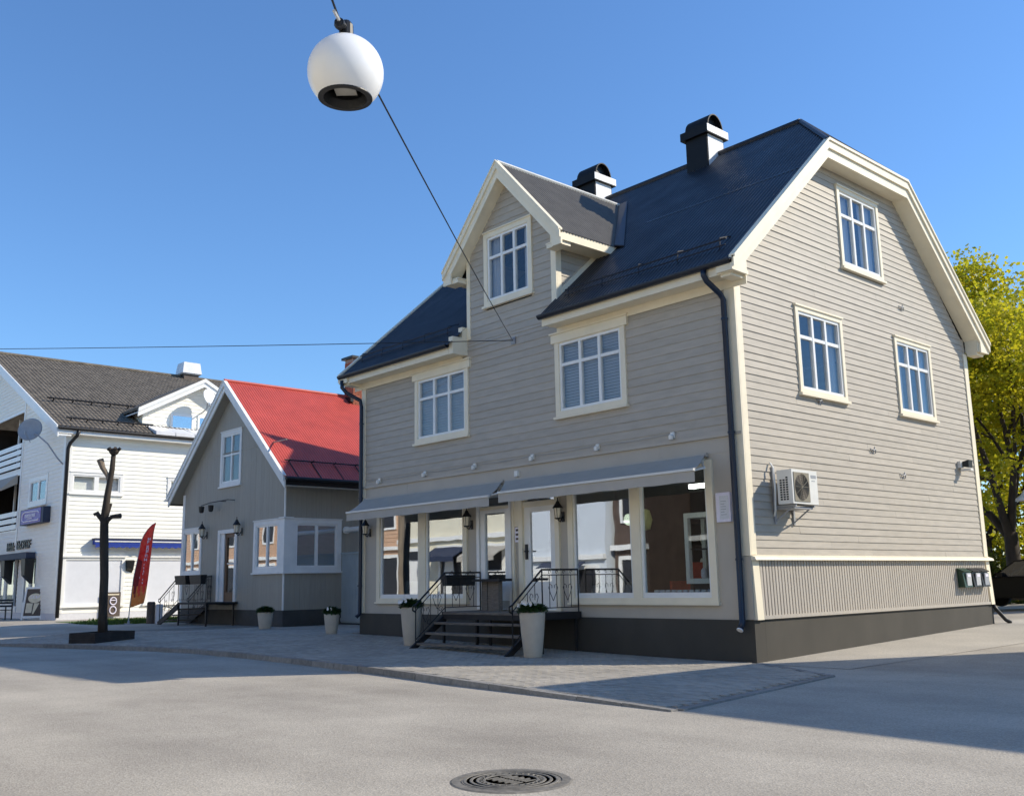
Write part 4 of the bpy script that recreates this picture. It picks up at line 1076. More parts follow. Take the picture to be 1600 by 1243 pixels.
# ------------------------------------------------------------------ grey house with red roof
GY, GX0, GX1, GYB = 1.37, -27.6, -19.47, 9.4
GF, GS = Fr('y', GY, -1), Fr('x', GX1, 1)
GC = (GX0 + GX1) / 2
def grz(x): return 9.15 - .857 * abs(x - GC)
gh = thing('grey_house', (GC, GY, .2), 'small grey board-clad gabled house with red metal roof', 'house')
pl = MB(); pl.box(GX0 - .03, GX1 + .03, GY - .03, GYB, -.1, .74); pl.build('plinth', M_GREYP, gh)
CW = [(-21.55, -19.47 - .3, 2.03, 3.76), (-27.5, -25.85, 2.0, 3.78), (-24.42, -22.88, .95, 3.64), (-24.42, -22.74, 5.25, 7.34)]
gwl = MB().box(GX0, GX1, GYB - .1, GYB, .74, 5.4); gwl.box(GX0, GX0 + .1, GY + .02, GYB - .1, .74, 5.4)
gwl = gwl.build('street_wall', M_GREYW, gh)
poly = [(GX0, .74), (GX1, .74), (GX1, grz(GX1) - .25), (GC, 8.9), (GX0, grz(GX0) - .25)]
vboards(gwl, GF, poly, [(-21.5, -19.5, 2.05, 3.74), (-27.45, -25.9, 2.03, 3.75), (-24.37, -22.93, .9, 3.6), (-24.37, -22.79, 5.3, 7.3)], GX0, GX1, .2, M_GREYW, zsplit=6.52)
gsw = MB().fb(GS, GY + .02, GYB, -.1, -.02, .74, 2.0); gsw.fb(GS, GY + .02, GYB, -.1, -.02, 3.8, 5.4); gsw.fb(GS, 3.6, GYB, -.1, -.02, 2.0, 3.8); gsw = gsw.build('garden_wall', M_GREYW, gh)
vboards(gsw, GS, [(GY, .74), (GYB, .74), (GYB, 5.62), (GY, 5.62)], [(GY, 3.55, 2.05, 3.74)], GY, GYB, .2, M_GREYW)
MB().fb(GF, GX0, GX1, 0, .035, 6.49, 6.53).build('joint_board', M_GREYW, gwl)
for F, a, b in ((GF, GX1 - .02, GX1 + .04), (GS, GY - .0, GY + .24), (GF, GX0 - .04, GX0 + .16)):
    for z0, z1 in ((.74, 1.98), (3.84, 5.35)) if F is not GF or a > -21 else ((.74, 5.2),):
        MB().fb(F, a, b, 0, .04, z0, z1).build('corner_board', M_TRIMW if F is GF else M_GREYW, gh)
# corner glazing
wn = window(gh, GF, -21.6, -19.72, 2.0, 3.8, M_TRIMW, M_WHITE, cw=.16, cols=2, tr=None, gl=G_SHOP, mw=.1)
wn2 = window(gh, GS, 1.62, 3.58, 2.0, 3.8, M_TRIMW, M_WHITE, cw=.16, cols=2, tr=None, gl=G_SHOP, mw=.1)
MB().box(-19.72, GX1 + .058, GY - .058, 1.62, 2.0, 3.8).build('corner_post', M_TRIMW, gh)
MB().box(-19.75, GX1 + .1, GY - .1, 1.65, 1.95, 1.998).build('sill', M_TRIMW, gh)
MB().box(-19.75, GX1 + .1, GY - .1, 1.65, 3.802, 3.85).build('header', M_TRIMW, gh)
window(gh, GF, -27.56, -25.8, 2.0, 3.82, M_TRIMW, M_WHITE, cw=.14, cols=2, tr=None, gl=G_SHOP, mw=.1)
window(gh, GF, *CW[3], M_TRIMW, M_WHITE, cw=.14, cols=2, tr=.42, mw=.09)
ip = MB(); ip.box(GX0 + .15, GX1 - .15, 4.5, 4.6, .74, 4.4); ip.box(GX0 + .1, GX1 - .12, GY + .05, GYB - .1, .7, .8); ip.box(GX0 + .1, GX1 - .12, GY + .05, GYB - .1, 4.4, 4.5); ip.build('partition', M_INT, gh)
gd = MB().frame(GF, -24.42, -22.88, .98, 3.64, .17, -.14, .05, .04, .14).build('house_door', M_TRIMW, gh)
MB().fb(GF, -24.25, -23.95, -.1, -.0, 1.02, 3.5).build('side_panel', M_TRIMW, gd)
lf = MB().frame(GF, -23.95, -23.05, 1.02, 3.5, .15, -.12, -.04, .34, .14).build('door_leaf', M_DOORW, gd)
MB().fb(GF, -23.8, -23.2, -.09, -.08, 1.36, 3.36).build('pane', G_SHOP, gd)
MB().fb(GF, -23.8, -23.2, -.085, -.06, 2.36, 2.42).build('push_bar', M_ALU, gd)
# roof
def red_slope(s, name):
    n = 6 * 80; y0, y1 = GY - .42, GYB + .2
    return MB().grid(n, 1, lambda i, j: (GC + s * 4.72 * (1 - j), y0 + (y1 - y0) * i / n, grz(GC + s * 4.72 * (1 - j)) + .03 + (0, .55, 1, 1, .55, 0)[i % 6] * .022)).build(name, M_RED, gh, fix=False)
for s in (1, -1):
    red_slope(s, 'roof_sheet')
    a, b = (GC, 9.15), (GC + s * 4.7, 9.15 - .857 * 4.7)
    for lo, hi, y0, y1, nm in ((-.36, .0, GY - .42, GY - .37, 'bargeboard'), (-.14, .07, GY - .47, GY - .422, 'bargeboard'), (.05, .085, GY - .49, GY - .36, 'verge_cap')):
        MB().hexa([(a[0], y0, a[1] + lo), (b[0], y0, b[1] + lo), (b[0], y1, b[1] + lo), (a[0], y1, a[1] + lo), (a[0], y0, a[1] + hi), (b[0], y0, b[1] + hi), (b[0], y1, b[1] + hi), (a[0], y1, a[1] + hi)]).build(nm, M_TRIMW, gh)
    MB().hexa([(a[0], GY - .37, a[1] - .3), (b[0], GY - .37, b[1] - .3), (b[0], GYB, b[1] - .3), (a[0], GYB, a[1] - .3), (a[0], GY - .37, a[1] - .26), (b[0], GY - .37, b[1] - .26), (b[0], GYB, b[1] - .26), (a[0], GYB, a[1] - .26)]).build('soffit_board', M_GREYW, gh)
    xe = GC + s * 4.72; ze = grz(xe)
    MB().tube([(xe + s * .06, GY - .4, ze - .02), (xe + s * .06, GYB, ze - .02)], .075, 8).build('gutter', M_BLACK, gh)
    MB().box(*sorted((xe - s * .1, xe - s * .03)), GY - .37, GYB, ze - .26, ze - .02).build('fascia', M_BLACK, gh)
    sg = MB().tube([(xe - s * .62, GY - .1, ze + .53 + .16), (xe - s * .62, GYB, ze + .53 + .16)], .025, 6).build('snow_guard', M_BLACK, gh)
    for i in range(9):
        y = GY + .1 + i * .9
        MB().bar((xe - s * .72, y, ze + .62 + .02), (xe - s * .55, y, ze + .48 + .24), .022).build('bracket', M_BLACK, sg)
        MB().bar((xe - s * .62, y, ze + .53 + .07), (xe - s * .02, y, ze + .07), .02).build('roof_batten', M_BLACK, sg)
MB().tube([(GC, GY - .45, 9.2), (GC, GYB, 9.2)], .07, 8).build('ridge_cap', M_RED, gh)
ch = MB().box(-23.7, -23.1, 6.36, 7.0, 8.2, 10.75); ch = ch.build('chimney', M_MORTAR, gh)
def bricks(ch, x0, x1, y0, y1, z0, z1):
    z = z0; r_ = 0
    while z < z1:
        for F, u0, u1 in ((Fr('y', y0, -1), x0, x1), (Fr('x', x1, 1), y0, y1), (Fr('x', x0, -1), y0, y1)):
            u = u0 - (.12 if r_ % 2 else 0)
            while u < u1:
                a, b = max(u, u0), min(u + .235, u1)
                if b - a > .03: MB().fb(F, a + .005, b - .005, -.03, .022, z, z + .066).build('brick', M_BRICK, ch)
                u += .245
        z += .078; r_ += 1
bricks(ch, -23.7, -23.1, 6.36, 7.0, 8.75, 10.6)
MB().box(-23.82, -22.98, 6.24, 7.12, 10.75, 10.85).build('cap_band', M_BLACK, ch)
fs = MB().box(-23.8, -23.0, 6.2, 6.338, 8.9, 9.12); fs.build('flashing', M_BLACK, ch)
# lamps, spot bar
lantern(-25.4, GY - .02, 3.62, 'black wall lantern left of the brown door on the grey house', 1.25, 'black lanterns on the grey house')
lantern(-22.55, GY - .02, 3.62, 'black wall lantern right of the brown door on the grey house', 1.25, 'black lanterns on the grey house')
t = thing('spotlight_bar', (-24.2, GY, 4.7), 'black bar with two small spotlights on the grey gable', 'spotlight bar')
MB().tube([(-25.4, GY - .3, 4.62), (-24.6, GY - .32, 4.68), (-23.15, GY - .3, 4.7)], .018, 5).build('bar', M_BLACK, t)
for x in (-25.3, -24.5): MB().lathe([(.05, 0), (.09, .04), (.11, .24), (.03, .25)], (x, GY - .33, 4.34), 10).build('spot_head', M_BLACK, t)
for x in (-23.9, -23.2): MB().bar((x, GY, 4.7), (x, GY - .3, 4.7), .014).build('arm', M_BLACK, t)
# porch stair descending to the left
ps = thing('porch_stair', (-25, .6, .2), 'dark steel porch stair with scroll railings at the grey house door', 'stair')
PZ2 = 1.02
MB().box(-25.0, -22.66, .12, GY - .04, PZ2 - .07, PZ2).build('landing', M_LANDD, ps)
for x, y in ((-22.72, .18), (-25.0, .18), (-22.72, 1.2)): MB().box(x - .025, x + .025, y - .025, y + .025, .1, PZ2 - .07).build('support_leg', M_BLACK, ps)
for i, z in enumerate((.8, .58, .38)): MB().box(-25.3 - i * .42, -24.98 - i * .42, .14, GY - .1, z - .04, z).build('tread', M_TREAD, ps)
for y in (.12, GY - .12): MB().hexa([(-25.0, y, PZ2 - .24), (-26.7, y, .12), (-26.7, y + .05, .12), (-25.0, y + .05, PZ2 - .24), (-25.0, y, PZ2 - .02), (-26.75, y, .3), (-26.75, y + .05, .3), (-25.0, y + .05, PZ2 - .02)]).build('stringer', M_LANDD, ps)
for y in (.14, GY - .1): railing(ps, lambda u, z, y=y: (-u, y, z), 22.7 if y < .5 else 24.7, 25.0, 26.6, PZ2, .22, .95)
for x, l in ((-24.35, 'black flower box on the porch railing, in front of the window side'), (-23.1, 'black flower box on the porch railing, in front of the brown door')):
    t = thing('rail_planter', (x, .05, 1.7), l, 'planter box', 'flower boxes on the porch railing')
    MB().hexa([(x - .42, -.08, 1.66), (x + .42, -.08, 1.66), (x + .42, .1, 1.66), (x - .42, .1, 1.66), (x - .46, -.12, 1.98), (x + .46, -.12, 1.98), (x + .46, .1, 1.98), (x - .46, .1, 1.98)]).build('trough', M_BLACK, t)
    MB().box(x - .43, x + .43, -.09, .08, 1.94, 1.985).build('soil', M_SOIL, t)
# gate between the houses and the pipe above it
gt = thing('garden_gate', (-17, 3.6, .2), 'pale grey-green board gate between the two houses', 'gate')
x = GX1 + .05; k = 0
while x < -13.0:
    MB().box(x + .004, x + .176, 3.6, 3.63, .25, 2.58).build('board', M_GATE, gt); x += .18
MB().box(GX1 + .03, -12.8, 3.56, 3.66, 2.582, 2.66).build('top_rail', M_GATE, gt)
MB().box(GX1 + .06, -12.8, 3.57, 3.598, .3, .42).build('bottom_rail', M_GATE, gt)
pp = MB().tube([(GX1, 3.75, 3.45), (-12.75, 3.75, 3.5)], .09, 10); pp.tube([(GX1 + .05, 3.75, 3.45), (GX1 + .15, 3.75, 3.45)], .13, 10)
simple('white_pipe', pp, M_TRIMW, 'white pipe running level above the garden gate', 'pipe')

# ------------------------------------------------------------------ white house
WX, WY = -37.9, -.04
WL, WS = Fr('x', WX, 1), Fr('y', WY, -1)
wx0, wyb = -63.7, 16.0
wh = thing('white_house', (-45, 0, .2), 'large white weatherboarded house with grey tiled roof and balconies', 'house')
def wrz(x): return 15.05 - .452 * abs(x + 50.8)
MB().box(wx0, WX + .02, WY - .02, wyb, -.2, .5).build('plinth', M_PAPER, wh)
LW = [(.2, 2.7, 6.05, 7.08), (4.95, 7.2, 5.98, 7.06)]
GWN = (-43.1, -40.2, 5.72, 7.2)
lw = MB().box(WX - .3, WX - .2, WY + .3, wyb, .5, 9).build('long_wall', M_WWALL, wh)
planks(lw, WL, [[(WY, .5), (wyb, .5), (wyb, 9.1), (WY, 9.1)]], [(a + .05, b - .05, c + .05, d - .05) for a, b, c, d in LW] + [(.22, 2.9, .86, 3.0), (4.1, 7.6, .82, 3.0)], .5, 9.05, .2, M_WWALL, joined='weatherboards', proud=.03)
gab = [(wx0, .5), (WX, .5), (WX, wrz(WX) - .2), (-50.8, 14.8), (wx0, wrz(wx0) - .2)]
BAL = [(-52.5, -44.75, 7.95, 10.9), (-52.5, -44.7, 4.7, 7.55)]
sf = MB().box(WX - .5, WX - .35, WY + .5, wyb, .5, 4).build('gable_wall', M_WWALL, wh)
planks(sf, WS, [gab], [BAL[0], BAL[1], (GWN[0] + .1, GWN[1] - .1, GWN[2] + .1, GWN[3] - .1), (-48.2, -44.0, .5, 3.3), (-43.0, -41.0, .5, 3.3)], .5, 14.7, .2, M_WWALL, joined='weatherboards', proud=.03)
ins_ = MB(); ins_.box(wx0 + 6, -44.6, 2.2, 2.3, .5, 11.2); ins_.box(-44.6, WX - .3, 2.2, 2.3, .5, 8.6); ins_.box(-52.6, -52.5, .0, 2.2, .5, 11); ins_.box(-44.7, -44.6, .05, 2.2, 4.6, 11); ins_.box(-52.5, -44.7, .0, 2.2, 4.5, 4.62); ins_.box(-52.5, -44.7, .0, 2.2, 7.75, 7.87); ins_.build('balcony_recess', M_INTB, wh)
for a, b, c, d in BAL:
    bl = MB().fb(WS, b - .02, b + .16, 0, .06, 4.0, 11.9) if c > 7 else MB().fb(WS, a, b, 0, .05, c - .1, c - .02)
    bl = bl.build('balcony', M_WHITE, wh)
    for i in range(4 if c > 7 else 3): MB().fb(WS, a, b - .03, .05, .09, c + .02 + i * .34, c + .02 + i * .34 + .25).build('rail_board', M_WHITE, bl)
    for x in (-45.6, -47.6): MB().fb(WS, x - .05, x + .05, -.6, -.5, c, d).build('door_jamb', M_WHITE, bl)
    MB().fb(WS, a, b + .05, .0, .07, d - .02, d + .13).build('lintel', M_WHITE, bl)
aw = thing('balcony_awning', (-47, -.3, 7.4), 'dark grey awning folded over the lower balcony of the white house', 'awning')
MB().hexa([(-52.4, -.1, 7.1), (-45.1, -.1, 7.1), (-45.4, -.75, 6.75), (-52.4, -.75, 6.75), (-52.4, -.1, 7.6), (-45.1, -.1, 7.6), (-45.4, -.8, 6.85), (-52.4, -.8, 6.85)]).build('canopy', M_AWN, aw)
window(wh, WS, *GWN, M_WHITE, M_WHITE, cw=.22, cols=2, tr=None, mw=.2, cover='dark')
window(wh, WL, *LW[0], M_WHITE, M_WHITE, cw=.14, cols=2, tr=None, mw=.22, cover='dark')
window(wh, WL, *LW[1], M_WHITE, M_WHITE, cw=.14, cols=2, tr=None, mw=.22, cover='dark')
for F, a, b in ((WL, WY - .03, WY + .26), (WS, WX - .22, WX + .035)):
    MB().fb(F, a, b, 0, .05, .5, 8.95).build('corner_board', M_WHITE, wh)
# shop blinds on the long wall
for a, b in ((.22, 2.9), (4.1, 7.6)):
    o = MB().frame(WL, a - .1, b + .1, .82, 3.06, .14, -.1, .07, .1, .12).build('shop_window', M_WHITE, wh)
    MB().fb(WL, a, b, .0, .02, .9, 2.98).build('roller_blind', M_VINYL, o)
    MB().fb(WL, a - .15, b + .15, .0, .14, 3.06, 3.14).build('header', M_WHITE, o)
    MB().fb(WL, a - .15, b + .15, .0, .12, .74, .82).build('sill', M_WHITE, o)
al = thing('alarm_lamp', (WX, 3.2, 2.6), 'dark half-round wall lamp between the two blinds of the white house', 'lamp')
MB().hexa([WL(3.08, 0, 2.4), WL(3.38, 0, 2.3), WL(3.38, .2, 2.5), WL(3.08, .2, 2.55), WL(3.05, 0, 2.95), WL(3.42, 0, 2.95), WL(3.42, .25, 2.9), WL(3.05, .25, 2.9)]).build('shade', M_BLACK, al)
ba = thing('blue_awning', (WX, 3.6, 3.8), 'blue rolled-up awning with scalloped edge on the sunny white wall', 'awning')
MB().fb(WL, 1.4, 9.0, .02, .42, 3.88, 3.96).build('cover_board', M_NAVY, ba)
MB().fb(WL, 1.42, 9.0, .05, .4, 3.66, 3.87).build('cassette', M_BLUEAWN, ba)
MB().fb(WL, 1.4, 9.0, .401, .43, 3.78, 3.84).build('front_bar', M_ALU, ba)
v = MB(); n = 230
v.grid(n, 1, lambda i, j: WL(1.45 + 7.5 * i / n, .39, 3.66 - (.17 - .06 * abs(math.sin(i * math.pi / 10))) * j)); v.build('valance', M_BLUEAWN, ba, fix=False)
# roof
nW, nR = 4 * 76, 62
def tile(s):
    def fn(i, j):
        t = j / nR; x = WX + .55 - (WX + .55 + 50.8) * t if s > 0 else wx0 - .55 + (-50.8 - wx0 + .55) * t
        y = WY - .6 + (wyb + .6 - WY) * i / nW
        b = (0, .045, .06, .03)[i % 4] + (.035 if j % 2 == 0 else 0)
        return (x, y, wrz(x) + .12 + b)
    return MB().grid(nW, nR, fn)
tile(1).build('roof_tiles', M_TILE, wh, fix=False, kind='stuff')
MB().add([(wx0 - .55, WY - .6, wrz(wx0 - .55) + .1), (wx0 - .55, wyb, wrz(wx0 - .55) + .1), (-50.8, wyb, 15.15), (-50.8, WY - .6, 15.15)], [(0, 1, 2, 3)]).build('roof_slope', M_TILE, wh, fix=False)
MB().tube([(-50.8, WY - .62, 15.22), (-50.8, wyb, 15.22)], .13, 8).build('ridge_cap', M_TILE, wh)
for s, xe in ((1, WX + .5), (-1, wx0 - .5)):
    a, b = (-50.8, 15.12), (xe, wrz(xe) + .07)
    for lo, hi, y0, y1, nm in ((-.42, .0, WY - .6, WY - .54, 'bargeboard'), (-.16, .12, WY - .66, WY - .602, 'bargeboard')):
        MB().hexa([(a[0], y0, a[1] + lo), (b[0], y0, b[1] + lo), (b[0], y1, b[1] + lo), (a[0], y1, a[1] + lo), (a[0], y0, a[1] + hi), (b[0], y0, b[1] + hi), (b[0], y1, b[1] + hi), (a[0], y1, a[1] + hi)]).build(nm, M_WHITE, wh)
    MB().hexa([(a[0], WY - .54, a[1] - .36), (b[0], WY - .54, b[1] - .36), (b[0], WY + .03, b[1] - .36), (a[0], WY + .03, a[1] - .36), (a[0], WY - .54, a[1] - .3), (b[0], WY - .54, b[1] - .3), (b[0], WY + .03, b[1] - .3), (a[0], WY + .03, a[1] - .3)]).build('soffit_board', M_WHITE, wh)
MB().box(WX - .05, WX + .5, WY - .54, wyb, 8.82, 8.9).build('soffit_board', M_WHITE, wh)
MB().box(WX + .44, WX + .5, WY - .54, wyb, 8.9, 9.14).build('fascia', M_WHITE, wh)
MB().tube([(WX + .58, WY - .6, 9.06), (WX + .58, wyb, 9.06)], .08, 8).build('gutter', M_BLACK, wh)
sg = MB().tube([(-41.4, WY, wrz(-41.4) + .38), (-41.4, 9, wrz(-41.4) + .38)], .05, 5).build('snow_guard', M_BLACK, wh)
for i in range(10): MB().bar((-41.6, .3 + i * .95, wrz(-41.6) + .15), (-41.3, .3 + i * .95, wrz(-41.3) + .42), .035).build('bracket', M_BLACK, sg)
sg = MB().tube([(-38.2, WY, wrz(-38.2) + .36), (-38.2, 4.2, wrz(-38.2) + .36)], .045, 5).build('snow_guard', M_BLACK, wh)
for i in range(6): MB().bar((-38.4, .2 + i * .75, wrz(-38.4) + .15), (-38.1, .2 + i * .75, wrz(-38.1) + .4), .03).build('bracket', M_BLACK, sg)
MB().tube([(WX + .58, .3, 9.0), (WX + .5, .25, 8.75), (WX + .2, .05, 8.4), (WX + .12, -.0, 8.15), (WX + .12, -.0, .3)], .085, 8).build('drainpipe', M_BLACK, wh, True)
chw = MB().box(-51.2, -50.3, 10.95, 11.95, 14.2, 15.35).build('chimney', M_BROWN, wh)
MB().hexa([(-51.35, 10.8, 15.42), (-50.15, 10.8, 15.42), (-50.15, 12.1, 15.42), (-51.35, 12.1, 15.42), (-51.25, 10.9, 16.15), (-50.25, 10.9, 16.15), (-50.25, 12.0, 16.15), (-51.25, 12.0, 16.15)]).build('hood', M_CHIMW, chw)
MB().box(-51.3, -50.2, 10.85, 12.05, 15.35, 15.42).build('cap_band', M_DISH, chw)
# its dormer
wd = MB()
DXF, dcy, dzt, dw = -38.9, 6.95, 12.4, 3.5
F = Fr('x', DXF, 1)
wdo = MB().fb(F, dcy - 3.0, dcy + 3.0, -.1, -.02, 9.5, 10.4).build('dormer', M_WWALL, wh)
planks(wdo, F, [[(dcy - 3.05, 9.5), (dcy + 3.05, 9.5), (dcy + 3.05, 10.65), (dcy, 12.2), (dcy - 3.05, 10.65)]], [], 9.5, 12.2, .2, M_WWALL, joined='weatherboards', proud=.03)
for s in (1, -1):
    for lo, hi, x0, x1, mat, nm in ((-.34, .0, DXF + .5, DXF + .56, M_WHITE, 'bargeboard'), (-.1, .1, DXF + .561, DXF + .62, M_WHITE, 'bargeboard'), (.0, .14, -45.5, DXF + .6, M_TILE, 'roof_slope'), (-.16, -.1, -42, DXF + .5, M_WHITE, 'soffit_board')):
        a, b = (dcy, dzt), (dcy + s * dw, dzt - .55 * dw)
        MB().hexa([(x0, a[0], a[1] + lo), (x0, b[0], b[1] + lo), (x1, b[0], b[1] + lo), (x1, a[0], a[1] + lo), (x0, a[0], a[1] + hi), (x0, b[0], b[1] + hi), (x1, b[0], b[1] + hi), (x1, a[0], a[1] + hi)]).build(nm, mat, wdo)
    MB().box(-44, DXF - .02, dcy + s * 3.0 - .05, dcy + s * 3.0 + .05, 9.2, 10.7).build('cheek', M_WWALL, wdo)
for a, b in ((5.42, 6.58), (6.9, 8.06)):
    wn_ = MB().frame(F, a - .05, b + .05, 9.72, 10.56, .11, .0, .07).build('window', M_WHITE, wdo)
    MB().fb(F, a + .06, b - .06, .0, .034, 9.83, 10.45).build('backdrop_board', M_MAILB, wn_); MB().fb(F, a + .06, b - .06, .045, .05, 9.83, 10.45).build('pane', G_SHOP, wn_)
MB().fb(F, 5.3, 8.2, .0, .12, 9.64, 9.72).build('sill', M_WHITE, wdo)
for i in range(6):
    y = 4.0 + i * 1.02
    MB().hexa([(DXF + .08, y, 9.5), (WX + .66, y, 9.12), (WX + .66, y + .98, 9.12), (DXF + .08, y + .98, 9.5), (DXF + .08, y, 9.8 - .02 * (i % 2)), (WX + .66, y, 9.29), (WX + .66, y + .98, 9.29), (DXF + .08, y + .98, 9.8 - .02 * (i % 2))]).build('metal_sheet', M_CHIMW, wdo)
# satellite dishes
def dish(c, r, ax, label, mat, path):
    t = thing('satellite_dish', c, label, 'satellite dish')
    n = 7
    ax = Vector(ax).normalized()
    MB().lathe([(.01, 0)] + [(r * k / n, .22 * r * (k / n) ** 2) for k in range(1, n + 1)] + [(r * k / n, .22 * r * (k / n) ** 2 - .03) for k in range(n, 0, -1)], c, 24, ax).build('reflector', mat, t, True)
    f = Vector(c) + ax * r * .95 + Vector((0, 0, -r * .6))
    MB().tube([Vector(c) + Vector((0, 0, -r)), f], .02, 5).build('feed_arm', M_DISH, t)
    MB().box(f.x - .05, f.x + .05, f.y - .05, f.y + .05, f.z - .05, f.z + .1).build('feed_head', M_DISH, t)
    MB().tube(path, .035, 6).build('mast', M_DISH, t)
dish((-39.9, -1.1, 9.2), .58, (.75, -.66, .25), 'grey satellite dish at the upper balcony corner of the white house', M_DISH, [(-40.0, -.95, 9.1), (-39.2, -1.0, 8.9), (-38.4, -.75, 8.4), (-38.1, -.35, 7.7), (-38.1, -.05, 7.4)])
dish((-38.0, 7.02, 11.42), .47, (.88, .38, .3), 'pale satellite dish in front of the white dormer', M_DISHW, [(-38.1, 7.02, 11.3), (-38.15, 7.02, 10.9), (-38.5, 7.0, 10.75), (-38.88, 7.0, 10.7)])

def glyphs(mb, P, u0, z0, h, n, seed, wdt=.7):
    """worn lettering too small to read in the photo: short upright and level strokes"""
    g = random.Random(seed)
    u = u0
    for i in range(n):
        w_ = h * wdt * g.choice((.8, 1, 1.15)); th = h * .2
        kind = g.randrange(5)
        segs = [(0, 0, th, h)]
        if kind in (0, 1): segs += [(w_ - th, 0, w_, h)]
        if kind in (0, 2, 3): segs += [(th, h - th, w_ - (th if kind == 0 else 0), h)]
        if kind in (1, 3, 4): segs += [(th, h * .4, w_ - (th if kind == 1 else 0), h * .4 + th)]
        if kind in (2, 4): segs += [(th, 0, w_, th)]
        for a, b, c, d in segs: mb.hexa([P(u + a, 0, z0 + b), P(u + c, 0, z0 + b), P(u + c, .02, z0 + b), P(u + a, .02, z0 + b), P(u + a, 0, z0 + d), P(u + c, 0, z0 + d), P(u + c, .02, z0 + d), P(u + a, .02, z0 + d)])
        u += w_ + h * .2
    return u
# signs on the white gable
t = thing('lightbox_sign', (-41.3, -.2, 5.2), 'purple lightbox sign with white curved lines on the white house', 'sign')
MB().fb(WS, -43.1, -39.5, .03, .36, 4.78, 5.55).build('case', M_NAVY, t)
MB().fb(WS, -42.95, -39.85, .36, .375, 4.82, 5.51).build('sign_face', M_PURPLE, t)
s_ = MB()
P = lambda u, d, z: WS(u, .376 + d, z)
s_.tube([P(-40.05, .01, 5.28), P(-40.3, .01, 5.37), P(-42.3, .01, 5.40), P(-42.6, .01, 5.34), P(-42.68, .01, 5.2), P(-42.66, .01, 5.02), P(-42.45, .01, 4.94), P(-40.2, .01, 4.93), P(-40.1, .01, 5.0)], .032, 5)
glyphs(s_, P, -42.25, 5.13, .15, 13, 4); glyphs(s_, P, -41.9, 5.03, .06, 16, 9)
s_.build('sign_print', M_SIGNW, t)
t = thing('letter_sign', (-43.8, -.1, 3.7), 'row of dark raised letters on the white house above its shop door', 'sign')
s_ = MB(); P = lambda u, d, z: WS(u, .04 + d * 2, z)
e = glyphs(s_, P, -46.1, 3.62, .42, 4, 3, .6); glyphs(s_, P, e + .35, 3.66, .42, 7, 12, .6)
s_.build('raised_letters', M_BLACK, t)
# shop front at street level
sfr = MB().fb(WS, -48.3, -43.9, .0, .06, .5, .8); sfr.fb(WS, -43.05, -40.9, .0, .06, 3.2, 3.35); sfr = sfr.build('shop_front', M_WHITE, wh)
for a, b in ((-48.2, -47.2), (-47.1, -46.1), (-46.0, -44.4)):
    o = MB().frame(WS, a, b, .8, 3.3, .12, -.05, .05).build('shop_window', M_WHITE, sfr); MB().fb(WS, a + .12, b - .12, -.02, .0, .92, 3.18).build('pane', G_SHOP, sfr)
o = MB().frame(WS, -43.0, -41.9, .5, 3.2, .16, -.05, .05, .5, .14).build('shop_door', M_WHITE, sfr); MB().fb(WS, -42.84, -42.06, -.02, .0, 1.0, 3.06).build('pane', G_SHOP, sfr)
o = MB().frame(WS, -41.85, -41.0, .8, 3.2, .1, -.05, .05).build('shop_window', M_WHITE, sfr); MB().fb(WS, -41.75, -41.1, -.02, .0, .9, 3.1).build('pane', G_SHOP, sfr)
t = thing('shop_awning', (-45, -.4, 3.3), 'navy folded awning above the white house shop door', 'awning')
MB().fb(WS, -52, -41.2, .08, .5, 3.12, 3.42).build('cassette', M_NAVY, t)
for x in (-44.9, -41.5): MB().hexa([WS(x - .25, .1, 1.9), WS(x + .25, .1, 1.9), WS(x + .25, .5, 2.3), WS(x - .25, .5, 2.3), WS(x - .35, .1, 3.1), WS(x + .35, .1, 3.1), WS(x + .35, .55, 3.1), WS(x - .35, .55, 3.1)]).build('hanging_cloth', M_MAILB, t)

# ------------------------------------------------------------------ signs and street furniture at the left
H = Vector((math.cos(YAW), -math.sin(YAW), 0)); TOW = Vector((-H.y, H.x, 0)) * -1   # picture-parallel direction; towards the viewer
def plane(o, tilt=0): return lambda u, d, z: tuple(Vector(o) + H * u + TOW * (d + tilt * z) + Vector((0, 0, z)))
t = thing('sandwich_board', (-40.2, -.3, .2), 'white framed sandwich board with a cream oval picture by the white shop', 'sandwich board')
PA = plane((-40.2, -.4, .2), -.22); P = lambda u, d, z: PA(u * .9, d, z * .9)
fm = lambda mb, u0, u1, d0, d1, z0, z1: mb.hexa([P(u0, d0, z0), P(u1, d0, z0), P(u1, d1, z0), P(u0, d1, z0), P(u0, d0, z1), P(u1, d0, z1), P(u1, d1, z1), P(u0, d1, z1)])
f = MB()
for a in ((-.55, -.46, 0, 1.7), (.46, .55, 0, 1.7), (-.46, .46, 1.6, 1.7), (-.46, .46, .1, .2)): fm(f, a[0], a[1], -.03, .03, a[2], a[3])
f.build('frame', M_WHITE, t)
fm(MB(), -.46, .46, -.02, .01, .2, 1.6).build('poster', M_BROWN, t)
o_ = MB(); n = 22; ov = [(.36 * math.cos(2 * math.pi * k / n) + .02, 1.12 + .25 * math.sin(2 * math.pi * k / n)) for k in range(n)]
o_.prism(ov, lambda p, d: P(p[0], d, p[1]), .011, .018); fm(o_, -.38, -.05, .011, .016, .36, .86); o_.hexa([P(.0, .011, .3), P(.06, .011, .3), P(.06, .016, .3), P(.0, .016, .3), P(.02, .011, .86), P(.3, .011, .86), P(.3, .016, .86), P(.02, .016, .86)])
o_.build('poster_print', M_CREAMP, t)
s_ = MB(); glyphs(s_, lambda u, d, z: P(u, .019 + d * .2, z), -.22, 1.12, .14, 4, 5); s_.build('poster_lettering', M_SIGNW, t)
P2 = plane((-40.2, -.4, .2), -.0)
bk = MB()
